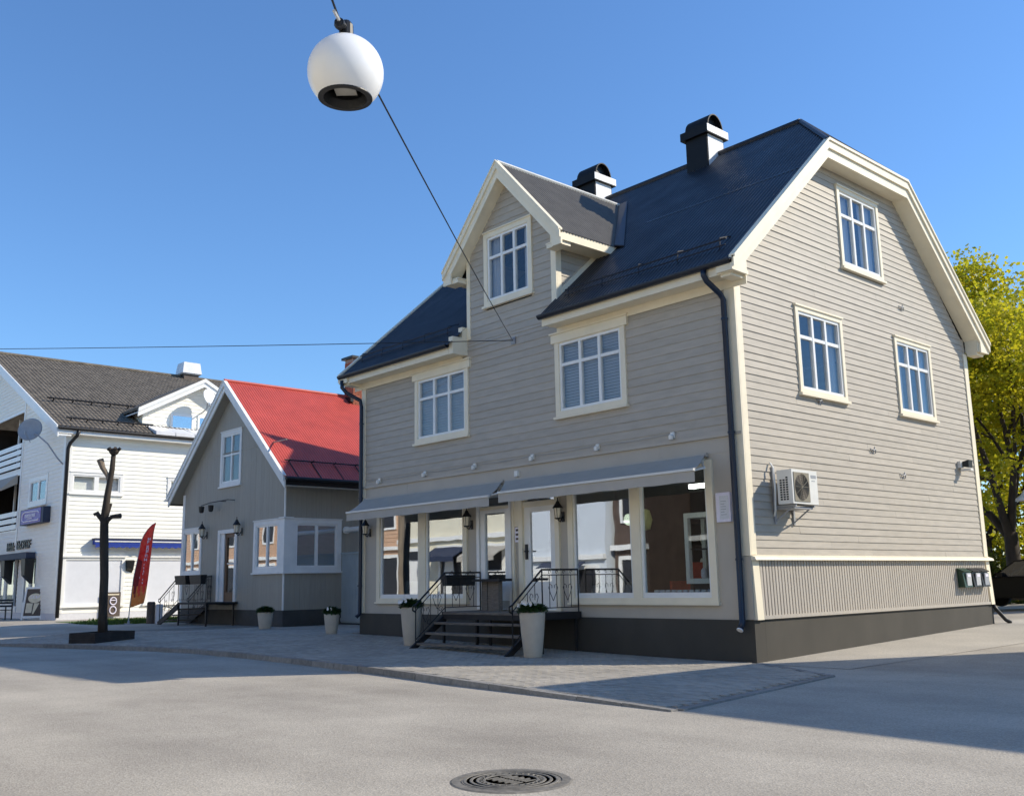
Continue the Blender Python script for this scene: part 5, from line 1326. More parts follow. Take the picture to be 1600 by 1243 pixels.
for x in (-.5, .5): bk.bar(tuple(Vector(P2(x, -.75, 0))), tuple(Vector(P(x, -.05, 1.66))), .03)
bk.build('rear_leg', M_WHITE, t)
t = thing('cafe_chair', (-42.4, -.9, .2), 'dark slatted chair outside the white house shop', 'chair')
P = plane((-42.5, -1.1, .2))
c = MB()
for u, d in ((-.3, 0), (.5, 0), (-.3, .6), (.5, .6)): c.bar(P(u, d, 0), P(u, d, .85 if d == 0 else .62), .035)
c.build('leg', M_BLACK, t)
s_ = MB()
for k in range(4): s_.hexa([P(-.3, .02 + k * .15, .44), P(.5, .02 + k * .15, .44), P(.5, .14 + k * .15, .44), P(-.3, .14 + k * .15, .44), P(-.3, .02 + k * .15, .48), P(.5, .02 + k * .15, .48), P(.5, .14 + k * .15, .48), P(-.3, .14 + k * .15, .48)])
s_.build('seat', M_BLACK, t)
b = MB()
for z in (.6, .75, .88): b.hexa([P(-.32, -.02, z), P(.52, -.02, z), P(.52, .03, z), P(-.32, .03, z), P(-.32, -.06, z + .09), P(.52, -.06, z + .09), P(.52, -.01, z + .09), P(-.32, -.01, z + .09)])
b.build('backrest', M_BLACK, t)
# brown board with two white loops leaning on the white wall
t = thing('poster_board', (-37.7, 2.5, .2), 'brown upright board with two white loops at the white wall behind the pole', 'sign board')
BF = Fr('x', -37.72, 1)
MB().fb(BF, 2.1, 2.82, 0, .06, .28, 1.42).build('board', M_BROWN, t)
MB().fb(BF, 2.2, 2.74, .06, .07, 1.28, 1.34).build('title_strip', M_CREAMP, t)
s_ = MB()
for zc, k in ((1.0, 1), (.58, -1)):
    s_.tube([BF(2.47 + .15 * math.sin(a * math.pi / 10) * (1 if abs(a - 10) > 0 else 1), .075, zc + k * (-.17 * math.cos(a * math.pi / 10))) for a in range(21)], .03, 5)
s_.tube([BF(2.34, .075, 1.04), BF(2.6, .075, 1.04)], .025, 5)
s_.build('loop_print', M_SIGNW, t)
# feather flag
t = thing('feather_flag', (-28.2, -.4, .2), 'red feather flag with white lettering and orange food picture on a leaning pole', 'flag')
P = plane((-28.2, -.4, .2))
k = .0249
def px(x, y): return ((x - 203 - (976 - y) * .048) * k, (976 - y) * k)   # flag outline as seen square-on, metres
left = [(205, 951), (207, 937), (211, 905), (219, 868), (222, 850), (227, 839), (233, 830), (240, 823), (245.5, 820)]
right = [(226.6, 944), (229, 930), (232, 910), (236, 880), (239.5, 857), (242, 842), (243.4, 834), (244.6, 826), (245.6, 820.5)]
rows = 40
def edge_at(e, s):
    s *= len(e) - 1; i = min(int(s), len(e) - 2); f = s - i
    return px(e[i][0] + (e[i + 1][0] - e[i][0]) * f, e[i][1] + (e[i + 1][1] - e[i][1]) * f)
fl = MB(); cols_ = 10
for d in (0, .006):
    b0 = len(fl.v)
    pts = []
    for r_ in range(rows + 1):
        a, b = edge_at(left, r_ / rows), edge_at(right, r_ / rows)
        for c in range(cols_ + 1):
            f = c / cols_; u = a[0] + (b[0] - a[0]) * f; z = a[1] + (b[1] - a[1]) * f
            pts.append(P(u, d + .07 * math.sin(f * 3.3 + r_ * .16) * f, z))
    for r_ in range(rows):
        for c in range(cols_):
            q = r_ * (cols_ + 1) + c
            mid = (r_ + .5) / rows
            zone = 2 if mid < .2 - .04 * (c % 3) else (1 if (mid < .36 and c < 4) or (mid > .6 and c > 8) else 0)
            fl.f.append(tuple(b0 + i for i in (q, q + 1, q + cols_ + 2, q + cols_ + 1))); fl.mi.append(zone)
    fl.v += pts
fl.build('flag_cloth', [M_FLAG, M_FLAGD, M_FLAGO], t, True, fix=False)
s_ = MB()
for i, (x, y) in enumerate([(236, 846), (235, 851), (234, 858), (233.5, 862), (232.8, 866), (231.5, 872), (230.2, 878), (228.8, 885), (228.3, 890), (227.8, 895), (227, 899), (222, 905), (226.4, 908), (225.8, 913)]):
    u, z = px(x, y); w_ = .09 if i < 7 else .05
    glyphs(s_, lambda a, d, b_, u=u, z=z: P(u + a, .085 + d * .3, z + b_), -w_ / 2, -.04, .11 if i < 7 else .07, 1, i + 20, w_ / .11)
s_.build('flag_lettering', M_SIGNW, t)
MB().tube([P(*((lambda q: (q[0], -.01, q[1]))(px(202.5, 976))))] + [P(q[0] - .012, -.01, q[1]) for q in [px(*e) for e in left]], [.022] * 3 + [.018] * 4 + [.012] * 3, 6).build('flag_pole', M_SILVER, t)
b_ = MB(); b_.lathe([(.05, 0), (.05, .12), (.02, .14)], P(0, 0, 0), 8); b_.box(-28.5, -27.9, -.46, -.34, .2, .23); b_.build('ground_socket', M_DISH, t)
# stump with grey post behind the flag
t = thing('bollard', (-28.0, .5, .2), 'short dark and pale post standing in the grass behind the flag', 'post')
P = plane((-28.0, .5, .2))
MB().lathe([(.16, 0), (.16, .78), (.12, .84)], P(-.12, 0, 0), 10).build('dark_post', M_BROWN, t)
MB().lathe([(.14, 0), (.14, .7), (.12, .74)], P(.2, 0, 0), 10).build('pale_post', M_PAPER, t)
sg = MB().tube([P(.2, 0, .72), P(1.0, -.2, .45), P(2.0, -.3, .3)], .02, 5); sg.build('rope', M_CREAMP, t)
# grass verge at the foot of the white wall
g = random.Random(5); gr = MB()
for i in range(5200):
    u = g.random(); y = -1.4 + 7.5 * g.random(); xw = g.uniform(-34.5, -28.6) + (y * .1)
    if y < .2 and xw < -31.5 - g.random(): continue
    z = h_road(xw, y); hh = g.uniform(.05, .16); a = g.uniform(0, 6.28)
    gr.add([(xw - .03 * math.cos(a), y - .03 * math.sin(a), z), (xw + .03 * math.cos(a), y + .03 * math.sin(a), z), (xw + g.uniform(-.06, .06), y + g.uniform(-.06, .06), z + hh)], [(0, 1, 2)])
gr = gr.build('grass', M_GRASS, None, fix=False, kind='stuff')
gs = MB().grid(4, 4, lambda i, j: (-35 + 6.6 * i / 4, -1.0 + 7.2 * j / 4, .207)); struct(gs.build('grass_bed', M_GRASS, fix=False))

# carved trunk in its planter box
bx, by = -17.75, -5.15
a1, a2 = Vector((-.46, .89, 0)), Vector((.89, .46, 0))
zb = p_h(bx, by)
t = thing('planter_box', (bx, by, zb), 'low dark timber planter box around the bare trunk', 'planter')
def obox(mb, u0, u1, v0, v1, z0, z1):
    q = lambda u, v, z: tuple(Vector((bx, by, zb + z)) + a1 * u + a2 * v)
    return mb.hexa([q(u0, v0, z0), q(u1, v0, z0), q(u1, v1, z0), q(u0, v1, z0), q(u0, v0, z1), q(u1, v0, z1), q(u1, v1, z1), q(u0, v1, z1)])
for zz in (-.1, .105):
    for u0, u1, v0, v1 in ((-.75, .75, .4, .45), (-.75, .75, -.45, -.4), (-.75, -.7, -.4, .4), (.7, .75, -.4, .4)):
        obox(MB(), u0, u1, v0, v1, zz, zz + (.2 if zz < 0 else .15)).build('board', M_BOXW, t)
obox(MB(), -.7, .7, -.4, .4, -.1, .2).build('soil', M_SOIL, t)
t = thing('bare_trunk', (bx, by, zb), 'bare dark tree trunk with sawn-off limbs standing in a planter box', 'tree')
P = plane((bx - .0, by, zb))
kk = .0197
P0 = P; P = lambda u, d, z: P0(u * .92, d, z * .915)
tr = [(0, .1), (0, .9), (-.05, 1.9), (-.13, 3.0), (-.14, 3.7), (-.08, 4.4), (-.03, 5.2), (.03, 5.75)]
MB().tube([P(u + .02 * math.sin(z * 5.1), .03 * math.sin(z * 2), z) for u, z in tr], [.14, .12, .115, .12, .11, .09, .075, .062], 12).build('trunk', M_BARK, t, True)
MB().tube([P(-.06, 0, 4.75), P(-.12, 0, 5.0), P(-.27, .04, 5.25), P(-.36, .06, 5.52)], [.05, .06, .075, .1], 9).build('limb', M_BARKC, t)
MB().tube([P(-.13, 0, 3.45), P(-.02, .06, 3.62), P(.12, .1, 3.73), P(.4, .12, 3.75)], [.07, .062, .058, .075], 9).build('limb', M_BARK, t)
MB().tube([P(-.13, 0, 3.5), P(-.25, .02, 3.68), P(-.38, .02, 3.85), P(-.46, .04, 3.8)], [.07, .06, .07, .05], 9).build('limb', M_BARK, t)
MB().tube([P(-.1, 0, 3.7), P(-.05, -.03, 3.95), P(.02, -.05, 4.15)], [.06, .06, .03], 7).build('limb', M_BARK, t)
c = MB()
for a in range(6): c.bar(P(.03, 0, 5.72), P(.03 + .2 * math.cos(a * 1.05), .16 * math.sin(a * 1.05), 5.86), .05)
c.lathe([(.09, -.1), (.14, -.02), (.13, .04), (.05, .06)], P(.03, 0, 5.78), 10); c.build('crown_stub', M_BARK, t)

# manhole cover
MH = (4.6, -10.08)
t = thing('manhole_cover', (*MH, 0), 'round cast-iron manhole cover in the pale asphalt', 'manhole cover')
MB().lathe([(.395, .003), (.395, .009), (.46, .008), (.475, .001)], (*MH, 0), 48).build('frame_ring', M_IRON, t)
MB().lathe([(0, .008), (.385, .008), (.39, -.02)], (*MH, 0), 40).build('cover_plate', M_IRON, t, fix=False)
for rr in (.36, .31, .26, .21): MB().lathe([(rr - .013, .0085), (rr - .009, .0125), (rr + .009, .0125), (rr + .013, .0085)], (*MH, 0), 40).build('raised_ring', M_IRON, t)
bb = MB()
for i in range(9):
    x = -.14 + i * .035; hh = .1 if i % 2 else .13
    bb.box(MH[0] + x - .009, MH[0] + x + .009, MH[1] - hh, MH[1] - .012, .008, .0125); bb.box(MH[0] + x - .009, MH[0] + x + .009, MH[1] + .012, MH[1] + hh, .008, .0125)
for i in range(28):
    a = i * 2 * math.pi / 28; bb.bar((MH[0] + .225 * math.cos(a), MH[1] + .225 * math.sin(a), .01), (MH[0] + .245 * math.cos(a), MH[1] + .245 * math.sin(a), .01), .008)
bb.build('tread_pattern', M_IRON, t)

# ------------------------------------------------------------------ hanging globe lamp and span wires
LP = Vector((5.011, -11.918, 5.098)); GR = .27
t = thing('globe_lamp', LP, 'white globe street lamp with black rim hanging from a span wire', 'street lamp')
prof = []
for k in range(0, 27):
    a = math.pi * (.245 + .755 * k / 26); prof.append((GR * math.sin(a) if k < 26 else 0, -GR * math.cos(a)))
MB().lathe(prof, LP, 48, cap=False).build('globe', M_GLOBE, t, True, fix=False)
zb_ = -GR * math.cos(math.pi * .245); rb = GR * math.sin(math.pi * .245)
MB().lathe([(rb + .003, zb_ + .012), (rb + .004, zb_ - .004), (rb - .035, zb_ - .006), (rb - .06, zb_ + .05), (rb - .06, zb_ + .1)], LP, 40, cap=False).build('rim', M_BLACK, t, fix=False)
MB().lathe([(0, zb_ + .09), (rb - .055, zb_ + .09)], LP, 24).build('reflector_plate', M_BLACK, t, fix=False)
P = plane(LP)
MB().hexa([P(-.075, -.07, zb_ + .055), P(.075, -.07, zb_ + .055), P(.075, .07, zb_ + .055), P(-.075, .07, zb_ + .055), P(-.06, -.06, zb_ + .08), P(.06, -.06, zb_ + .08), P(.06, .06, zb_ + .08), P(-.06, .06, zb_ + .08)]).build('lens', M_LENS, t)
ATT = Vector((5.038, -11.990, 5.458))
tp = LP + Vector((0, 0, GR))
w1 = Vector((-6.265, -.06, 7.19))
dr = (w1 - ATT).normalized()
n = MB(); n.lathe([(.055, -.02), (.05, .1), (.03, .13)], tp, 12); n.build('neck', M_BLACK, t)
q = MB(); q.tube([tp + Vector((0, 0, .08)), (tp + ATT) / 2 + Vector((.01, 0, .02)), ATT], [.03, .026, .03], 8)
q.tube([tp + dr * .05 + Vector((0, 0, .05)), ATT + dr * .06 - Vector((0, 0, .02))], .014, 6); q.build('hanger', M_BLACK, t)
MB().lathe([(.034, -.03), (.042, 0), (.034, .03)], ATT - Vector((0, 0, .02)), 12, TOW).build('pulley', M_BLACK, t)
q = MB(); q.tube([ATT - dr * .16, ATT + dr * .16], .013, 6); q.tube([ATT + dr * .15, tp + dr * .07 + Vector((0, 0, .02))], .008, 5); q.build('wire_clamp', M_SILVER, t)
END = ATT + Vector((.693, -.721, .13)) * 13.2
def sag(a, b, s, n=14): return [a + (b - a) * (i / n) - Vector((0, 0, s * 4 * (i / n) * (1 - i / n))) for i in range(n + 1)]
simple('span_wire', MB().tube(sag(w1, ATT, .05) + [END], .0085, 6), M_BLACK, 'dark span wire from the shop house wall up through the globe lamp', 'wire')
PT = Vector((-37.0, -4.45, 12.2))
mast = thing('wire_mast', (PT.x, PT.y, 0), 'wooden mast carrying the level wire beyond the bare trunk', 'mast')
PTd = Vector((-22.327, -8.234, 8.830))
mast.location = (PTd.x, PTd.y, 0); ORIGIN[mast.name] = Vector(mast.location)
MB().lathe([(.14, 0), (.1, PTd.z + .5)], (PTd.x, PTd.y, 0), 10).build('pole', M_BARKC, mast)
simple('level_wire', MB().tube(sag(w1, PTd, .03), .010, 6), M_BLACK, 'thin nearly level wire from the shop house wall to the left', 'wire')
t = thing('wire_bracket', w1, 'small iron wall eye holding both wires on the shop house', 'bracket')
MB().box(w1.x - .07, w1.x + .07, -.05, -.028, w1.z - .09, w1.z + .09).build('plate', M_DISH, t)
MB().tube([(w1.x, -.05, w1.z), (w1.x, -.12, w1.z + .02), (w1.x + .05, -.1, w1.z + .04), (w1.x, -.05, w1.z + .05)], .012, 5).build('eye', M_DISH, t)

# ------------------------------------------------------------------ trees, hedge and car beyond the side street
def leaves(mb, c, r, n, g, size, squash=.8):
    for i in range(n):
        v = Vector((g.gauss(0, 1), g.gauss(0, 1), g.gauss(0, 1))).normalized() * r * g.random() ** .45
        p = Vector(c) + Vector((v.x, v.y, v.z * squash))
        d = Vector((g.gauss(0, 1), g.gauss(0, 1), g.gauss(-.3, .7))).normalized()
        e = d.cross(Vector((g.gauss(0, 1), g.gauss(0, 1), g.gauss(0, 1)))).normalized()
        s = size * g.uniform(.6, 1.3)
        mb.add([p - d * s * .5, p + e * s * .42 - d * s * .05, p + d * s * .6, p - e * s * .42 + d * s * .02], [(0, 1, 2), (0, 2, 3)])
def tree(name, base, hgt, spread, seed, label, nl, mat, size=.2, fork=2.6, lean=(0, 0), group='trees beyond the side street'):
    g = random.Random(seed)
    t = thing(name, base, label, 'tree', group)
    b = Vector(base); tk = MB(); lm = MB(); cr = MB()
    top = b + Vector((lean[0], lean[1], fork))
    tk.tube([b, b + Vector((lean[0] * .4, lean[1] * .4, fork * .5)), top], [.34, .27, .25], 10)
    tips = []
    def grow(p, d, ln, r, lvl):
        pts = [p]; rs = [r]
        for i in range(4):
            d = (d + Vector((g.gauss(0, .16), g.gauss(0, .16), g.gauss(.05, .1)))).normalized()
            pts.append(pts[-1] + d * ln / 4); rs.append(r * (1 - .14 * (i + 1)))
        lm.tube(pts, rs, 6 if lvl < 2 else 4, False)
        if lvl >= 2: tips.extend([pts[2], pts[4]])
        if lvl < 3:
            for i in range(3 if lvl < 2 else 2):
                q = pts[2 + (i % 3)]
                nd = (d + Vector((g.gauss(0, .75), g.gauss(0, .75), g.gauss(.1, .4)))).normalized()
                grow(q, nd, ln * .68, rs[2 + (i % 3)] * .68, lvl + 1)
    for k in range(4):
        a = k * 1.57 + g.uniform(-.3, .3)
        grow(top - Vector((0, 0, .1 + .1 * k)), Vector((math.cos(a) * .6, math.sin(a) * .6, 1)).normalized(), (hgt - fork) * .42, .17, 0)
    # scale tips into the crown's volume
    for p in tips:
        leaves(cr, p, spread * .19, max(4, nl // max(1, len(tips))), g, size)
    for i in range(120):
        a = g.uniform(0, 6.28); f = g.random(); z = fork * .8 + (hgt * .9 - fork * .8) * f
        rr = spread * .82 * math.sqrt(max(.05, 1 - (1.75 * f - .75) ** 2)) * g.uniform(.35, 1)
        leaves(cr, b + Vector((rr * math.cos(a), rr * math.sin(a), z)), g.uniform(.5, .95), 70, g, size)
    tk.build('trunk', M_BARK, t, True); lm.build('limbs', M_BARK, t, True); cr.build('crown', mat, t, fix=False)
    return t
tree('maple_tree', (-5.0, 24.9, .5), 14.6, 6.0, 11, 'yellow-green spring maple with forked dark trunk behind the gable corner', 40000, M_MAPLE, .165)
tree('maple_tree', (-9.5, 33.5, .5), 13, 6.0, 23, 'spring maple farther back, half hidden by the first maple', 18000, M_MAPLE, .24)
tree('maple_tree', (3.2, 27.5, .5), 13, 6.0, 31, 'spring maple at the far side of the parking ground', 15000, M_MAPLE, .24)
g = random.Random(3)
for i in range(6):
    x = -9.5 + i * 2.3; hb = MB(); y = 29.5 + g.uniform(-.6, .6)
    for k in range(9): leaves(hb, (x + g.uniform(-1, 1), y + g.uniform(-.6, .6), .9 + g.uniform(-.5, 1.3)), .9, 260, g, .17)
    t = thing('shrub', (x, y, .5), ['leftmost leafy shrub behind the gable corner', 'second leafy shrub in the row behind the parked car', 'leafy shrub directly behind the dark car roof', 'leafy shrub behind the dark car windscreen', 'leafy shrub farther along the hedge row', 'last leafy shrub of the hedge row'][i], 'shrub', 'shrubs behind the parked car')
    hb.build('foliage', M_HEDGE, t, fix=False)
    st_ = MB()
    for k in range(4): st_.bar((x + .1 * k - .2, y, .3), (x + .3 * k - .5, y + .1, 1.6), .03)
    st_.build('stem', M_BARK, t)
# parked car, seen from its left front
CX, CY, CZ = -3.7, 17.2, h_road(0, 17.2)
car = thing('parked_car', (CX + 2.2, CY, CZ), 'black car parked in the shade behind the gable corner', 'car')
prof = [(0, .35), (0.02, .62), (.25, .78), (1.15, .93), (1.3, .95), (2.0, 1.38), (2.5, 1.46), (3.4, 1.42), (4.0, 1.05), (4.35, .98), (4.45, .6), (4.4, .35)]
body = MB()
W = .88
low = [(0, .3), (0, .62), (.2, .76), (1.15, .9), (1.35, .93), (4.0, .98), (4.38, .92), (4.45, .6), (4.42, .3)]
secs = [(-W + .1, .93), (-W, 1), (W, 1), (W - .1, .93)]
n_ = len(low); base_i = len(body.v)
for v_, s_ in ((-W + .12, .0), (-W, 1), (W, 1), (W - .12, 0)):
    body.v += [(CX + (p[0] - 2.2) * (.97 if s_ == 0 else 1) + 2.2, CY + v_ + (.0), CZ + p[1] * (1.035 if s_ == 0 and p[1] > .8 else 1)) for p in low]
for k in range(3):
    for i in range(n_):
        j = (i + 1) % n_
        body.f.append((k * n_ + i, k * n_ + j, (k + 1) * n_ + j, (k + 1) * n_ + i)); body.mi.append(0)
body.f.append(tuple(range(n_))[::-1]); body.mi.append(0); body.f.append(tuple(3 * n_ + i for i in range(n_))); body.mi.append(0)
body.build('body', M_CARP, car)
cab_ = [(1.2, .93), (1.95, 1.4), (2.5, 1.47), (3.3, 1.43), (4.05, .97)]
rf = MB(); rf.prism([(1.9, 1.37), (2.5, 1.45), (3.35, 1.41), (3.35, 1.45), (2.5, 1.5), (1.93, 1.42)], lambda p, v_: (CX + p[0], CY + v_, CZ + p[1]), -W + .2, W - .2); rf.build('roof', M_CARP, car)
def quad4(a, b, c, d, nm, mat): MB().add([a, b, c, d], [(0, 1, 2, 3)]).build(nm, mat, car, fix=False)
quad4((CX + 1.2, CY - W + .1, CZ + .94), (CX + 1.2, CY + W - .1, CZ + .94), (CX + 1.92, CY + W - .22, CZ + 1.4), (CX + 1.92, CY - W + .22, CZ + 1.4), 'windscreen', G_CAR)
quad4((CX + 4.05, CY - W + .1, CZ + .97), (CX + 4.05, CY + W - .1, CZ + .97), (CX + 3.35, CY + W - .22, CZ + 1.41), (CX + 3.35, CY - W + .22, CZ + 1.41), 'rear_window', G_CAR)
for s in (-1, 1):
    yb, yt = CY + s * (W - .06), CY + s * (W - .2)
    for a, b, c, d in ((1.35, 2.45, 2.5, 1.95), (2.52, 3.85, 3.3, 2.55)):
        quad4((CX + a, yb, CZ + .94), (CX + b, yb, CZ + .96), (CX + c, yt, CZ + 1.42), (CX + d, yt, CZ + 1.39), 'side_window', G_CAR)
    MB().box(CX + 2.46, CX + 2.54, *sorted((yb, yt)), CZ + .95, CZ + 1.42).build('door_pillar', M_CARP, car)
    MB().box(CX + 1.5, CX + 1.68, *sorted((yb, yb + s * .2)), CZ + .95, CZ + 1.07).build('wing_mirror', M_CARP, car)
    MB().lathe([(.08, 0), (.1, .03), (.06, .05)], (CX + .05, CY + s * .6, CZ + .66), 12, (-1, 0, .3)).build('headlight', M_CHIMW, car)
    for x in (.85, 3.6):
        wl = MB().lathe([(.2, -.1), (.31, -.1), (.32, 0), (.31, .1), (.2, .1)], (CX + x, CY + s * (W - .13), CZ + .32), 22, (0, 1, 0)).build('wheel', M_TYRE, car)
        MB().lathe([(0, .1), (.2, .09), (.21, 0)], (CX + x, CY + s * (W - .13), CZ + .32), 16, (0, s, 0)).build('rim', M_RIM, wl, fix=False)
MB().box(CX - .02, CX + .03, CY - .5, CY + .5, CZ + .42, CZ + .56).build('grille', M_MAILB, car)
MB().box(CX - .03, CX - .01, CY - .26, CY + .26, CZ + .3, CZ + .41).build('number_plate', M_SIGNW, car)
# lamp post whose shade pokes into the frame at the right edge
t = thing('lamp_post', (-3.9, 22.3, .5), 'grey street lamp with a dish shade at the right edge beyond the gable', 'street lamp')
LQ = Vector((-3.519, 22.809, 4.207))
t.location = (LQ.x + .9, LQ.y + .9, .5); ORIGIN[t.name] = Vector(t.location)
MB().lathe([(.08, 0), (.06, LQ.z + .3 - .5)], (LQ.x + .9, LQ.y + .9, .5), 10).build('pole', M_DISH, t)
MB().bar((LQ.x + .9, LQ.y + .9, LQ.z + .28), (LQ.x, LQ.y, LQ.z + .3), .04).build('arm', M_DISH, t)
MB().lathe([(.36, -.1), (.34, 0), (.15, .14), (.06, .3)], LQ, 20).build('lamp_shade', M_PAPER, t)

# ------------------------------------------------------------------ neighbours out of frame: shade on the side street, reflections in the shop glass, warm bounce onto its front
nb = thing('neighbour_house', (12.5, 6, 0), 'plain rendered neighbour house across the side street', 'house')
MB().prism([(7.4, 3.45), (18, 2.55), (18, 9.1), (7.4, 9.1)], lambda p, t: (p[0], p[1], t), -.2, 7.95).build('wall', M_CREAMB, nb)
MB().prism([(7.35, 3.4), (18.05, 2.5), (18.05, 9.15), (7.35, 9.15)], lambda p, t: (p[0], p[1], t), 7.95, 8.05).build('roof', M_BROWN, nb)
for y in (4.0, 5.8, 7.4):
    for z in (1.6, 4.9):
        wn = MB().frame(Fr('x', 7.4, -1), y, y + 1.2, z, z + 1.5, .12, 0, .06).build('window', M_WHITE, nb); MB().fb(Fr('x', 7.4, -1), y + .12, y + 1.08, .0, .02, z + .12, z + 1.38).build('pane', G_UP, nb)
def street_house(name, x0, x1, y, h, mat, label, band, shop=True, dep=9, wn=4, style=0):
    t = thing(name, ((x0 + x1) / 2, y, 0), label, 'building', 'buildings across the street')
    F = Fr('y', y, 1)
    MB().box(x0, x1, y - dep, y, -.2, h).build('wall', mat, t)
    MB().prism([(y + .5, h), (y - dep - .5, h), (y - dep / 2, h + 2.2)], lambda p, q: (q, p[0], p[1]), x0 - .3, x1 + .3).build('roof', M_TILE, t)
    MB().fb(F, x0 - .02, x1 + .02, .0, .25, band, band + .25).build('string_course', M_WHITE, t)
    n = wn; st_ = (x1 - x0) / n
    for i in range(n):
        a, b = x0 + i * st_ + st_ * .14, x0 + (i + 1) * st_ - st_ * .14
        if shop:
            o = MB().frame(F, a, b, .5, band - .3, .2, .0, .12).build('shop_window', M_WHITE, t)
            MB().fb(F, a + .2, b - .2, .0, .05, .7, band - .5).build('pane', M_DKSHOP, t)
        z = band + 1.3
        while z + 1.8 < h and not style:
            o = MB().frame(F, a + st_ * .12, b - st_ * .12, z, z + 1.6, .14, .0, .1).build('window', M_WHITE, t)
            MB().fb(F, a + st_ * .12 + .14, b - st_ * .12 - .14, .0, .04, z + .14, z + 1.46).build('pane', M_DKSHOP, t)
            z += 2.9
    return t
street_house('corner_house', -82, -40.2, -21.4, 8.5, M_PEACH, 'peach weatherboarded house across the street from the grey house', 3.7, True, 9, 12)
street_house('cream_house', -39.8, -29.6, -20.8, 8.6, M_CREAMB, 'cream rendered shop building across the street', 4.0, True, 9, 3, 1)
street_house('pale_house', -29.2, -22.8, -21.0, 8.0, M_PALEB, 'pale blue rendered building across the street', 2.6, True, 9, 2, 1)
street_house('wire_house', 8, 18, -21.6, 8.5, M_CREAMB, 'cream house across the street carrying the span wire', 3.1, True, 9, 4)
street_house('brown_house', -22.6, -20.4, -21.4, 6.3, M_BROWNB, 'narrow brown brick house beside the pale blue building', 3.0, True, 9, 1)
street_house('added_dark_hall', -20.2, -10, -24.5, 7.5, M_INTB, 'dark timber hall beside the narrow brown brick house across the street', 3.4, False, 8, 3, 1)  # unseen, added so the right shop pane mirrors something dark
street_house('bounce_block', -9.5, -1.0, -20.6, 12.5, M_CREAMB, 'tall cream house across the street with three storeys', 3.2, True, 9, 4)  # unseen, added to bounce warm sunlight onto the shaded shop front
street_house('bounce_block', -.6, 7.6, -21.0, 11.5, M_CREAMB, 'tall cream house across the street next to the wire house', 3.4, True, 9, 3)  # second unseen house added for the warm bounce
pk = MB(); pk.box(-39, -20, -19.5, -17.0, -.02, .1)
struct(pk.build('far_pavement', M_LOT))

rb = thing('rear_block', (-11.5, 13, 0), 'tall rendered block standing behind the shop house', 'building')
fp = [(-14.15, 9.55), (-13.55, 11.3), (-9.5, 11.3), (-9.5, 15.6), (-12.15, 15.6)]
MB().prism(fp, lambda p, t: (p[0], p[1], t), -.2, 14.2).build('wall', M_CREAMB, rb)
MB().prism([(-14.2, 9.5), (-13.5, 11.25), (-9.45, 11.25), (-9.45, 15.65), (-12.2, 15.65)], lambda p, t: (p[0], p[1], t), 14.2, 14.4).build('roof', M_BROWN, rb)
for i in range(2):
    for z in (2, 5.4, 8.8):
        o = MB().frame(Fr('x', -9.5, 1), 11.9 + i * 1.9, 13.1 + i * 1.9, z, z + 1.6, .1, 0, .05).build('window', M_WHITE, rb)
        MB().fb(Fr('x', -9.5, 1), 12 + i * 1.9, 13 + i * 1.9, 0, .02, z + .1, z + 1.5).build('pane', M_DKSHOP, o)
# backdrop greenery under the maples
g = random.Random(17)
lbls = ['tall leafy bush behind the maple trunk, nearest the gable', 'tall leafy bush behind the forked maple trunk', 'tall leafy bush to the far side of the maple trunk', 'tall leafy bush at the end of the parking ground']
for i in range(4):
    x, y = -12.5 + i * 3.4, 36 + g.uniform(-1, 1)
    hb = MB()
    for k in range(16): leaves(hb, (x + g.uniform(-1.6, 1.6), y + g.uniform(-1, 1), .6 + k * .3 + g.uniform(-.3, .3)), 1.25, 190, g, .26)
    t = thing('tall_bush', (x, y, .5), lbls[i], 'bush', 'tall bushes behind the maples')
    hb.build('foliage', M_MAPLE if i % 2 else M_HEDGE, t, fix=False)
    st_ = MB()
    for k in range(5): st_.tube([(x + .2 * k - .4, y, .3), (x + .5 * k - 1, y + .1, 3.6)], [.07, .03], 5)
    st_.build('stem', M_BARK, t)

# a white van parked across the street, seen only mirrored in the shop glass
vx, vy = -28.6, -17.6
van = thing('parked_van', (vx + 2.4, vy, .1), 'white delivery van parked across the street', 'van')
MB().prism([(0, .35), (0, .95), (.25, 1.1), (.95, 1.95), (1.2, 2.1), (4.8, 2.15), (4.9, 1.9), (4.9, .35)], lambda p, t: (vx + p[0], t, p[1]), vy - .95, vy + .95).build('body', M_WHITE, van)
for sy in (-1, 1):
    MB().prism([(.45, 1.2), (.98, 1.85), (1.75, 1.85), (1.75, 1.2)], lambda p, t: (vx + p[0], t, p[1]), *sorted((vy + sy * .951, vy + sy * .96))).build('side_window', M_DKSHOP, van)
    for x in (.9, 3.9): MB().lathe([(.18, -.1), (.33, -.1), (.34, .1), (.18, .1)], (vx + x, vy + sy * .86, .34), 18, (0, 1, 0)).build('wheel', M_TYRE, van)
MB().hexa([(vx + .2, vy - .8, 1.12), (vx + .27, vy - .8, 1.12), (vx + .27, vy + .8, 1.12), (vx + .2, vy + .8, 1.12), (vx + .86, vy - .75, 1.9), (vx + .93, vy - .75, 1.9), (vx + .93, vy + .75, 1.9), (vx + .86, vy + .75, 1.9)]).build('windscreen', M_DKSHOP, van)

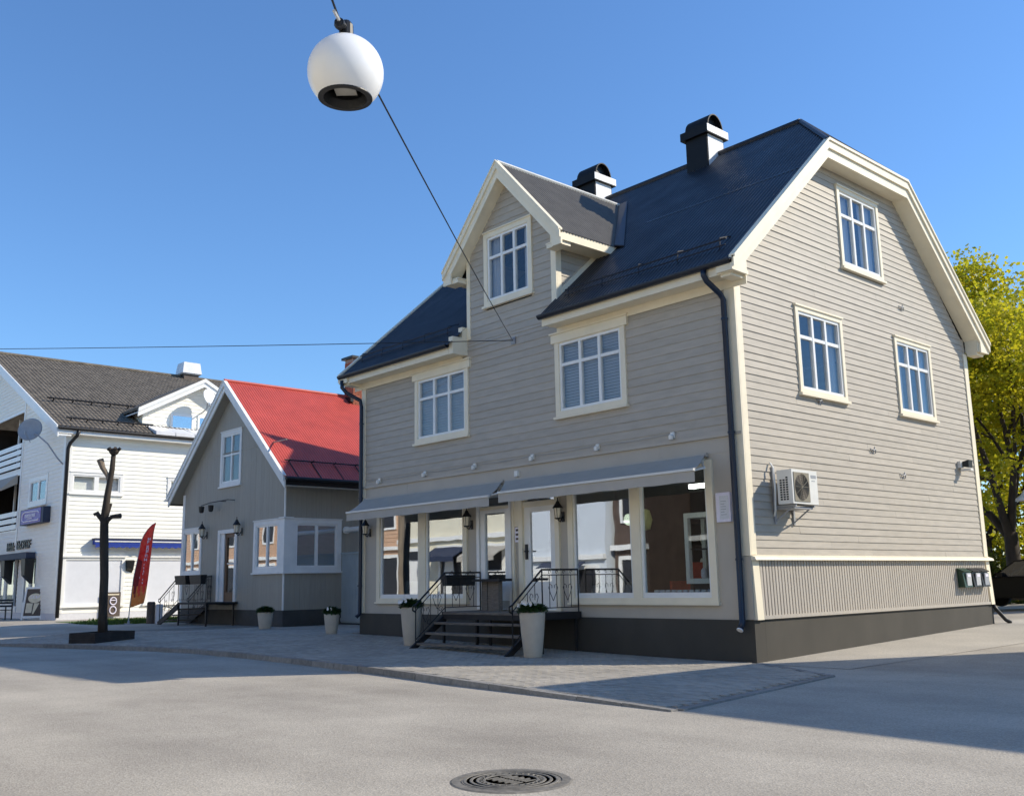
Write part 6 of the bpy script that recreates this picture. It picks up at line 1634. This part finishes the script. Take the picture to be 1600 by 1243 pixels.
# fittings on the houses across the street, mirrored in the shop glass
def sheet_sign(name, x0, x1, y, z0, z1, d, mat, label, cat, bars=0):
    t = thing(name, ((x0 + x1) / 2, y, z0), label, cat)
    F = Fr('y', y, 1)
    MB().fb(F, x0, x1, .13, .13 + d, z0, z1).build('panel', mat, t)
    fr_ = MB().frame(F, x0 - .05, x1 + .05, z0 - .05, z1 + .05, .05, .125, .14 + d); fr_.build('frame', M_DISH, t)
    return t
for x0, x1, z0, z1, mat, l in ((-38.9, -37.9, .7, 2.9, M_WHITE, 'tall white poster in the cream shop window nearest the peach house'), (-37.5, -37.0, 1.0, 2.3, M_CREAMP, 'small cream poster in the cream shop window'), (-35.2, -34.5, .8, 3.1, M_WHITE, 'white banner in the middle cream shop window'), (-31.6, -30.6, 1.6, 2.2, M_CREAMP, 'wide cream poster in the last cream shop window')):
    sheet_sign('window_poster', x0, x1, -20.75, z0, z1, .02, mat, l, 'poster')
for x0, x1, z, mat, l in ((-36.2, -33.2, 3.55, M_NAVY, 'navy awning over the middle cream shop window'), (-32.8, -29.8, 3.5, M_AWN, 'grey awning over the last cream shop window'), (-27.2, -24.0, 2.45, M_NAVY, 'navy awning on the pale blue building')):
    t = thing('street_awning', ((x0 + x1) / 2, -20.5, z), l, 'awning')
    MB().hexa([(x0, -20.7, z), (x1, -20.7, z), (x1, -19.6, z - .55), (x0, -19.6, z - .55), (x0, -20.7, z + .06), (x1, -20.7, z + .06), (x1, -19.6, z - .5), (x0, -19.6, z - .5)]).build('canopy', mat, t)
    MB().box(x0, x1, -19.6, -19.58, z - .78, z - .551).build('valance', mat, t)
g = MB(); z = .3
while z < 8.3: g.box(-82, -40.2, -21.4, -21.375, z, z + .03); z += .22
pe = bpy.data.objects['corner_house']; g.build('weatherboards', M_PEACH, pe, kind='stuff')
for x, l in ((-34.0, 'black bollard lamp on the far pavement by the cream shop'), (-26.5, 'black bollard lamp on the far pavement by the pale building')):
    t = thing('bollard_lamp', (x, -18.2, .1), l, 'lamp', 'bollard lamps across the street')
    MB().lathe([(.07, 0), (.06, 2.6)], (x, -18.2, .1), 8).build('pole', M_BLACK, t)
    MB().lathe([(.05, 0), (.16, .08), (.2, .4), (.05, .5)], (x, -18.2, 2.7), 10).build('lamp_head', M_BLACK, t)
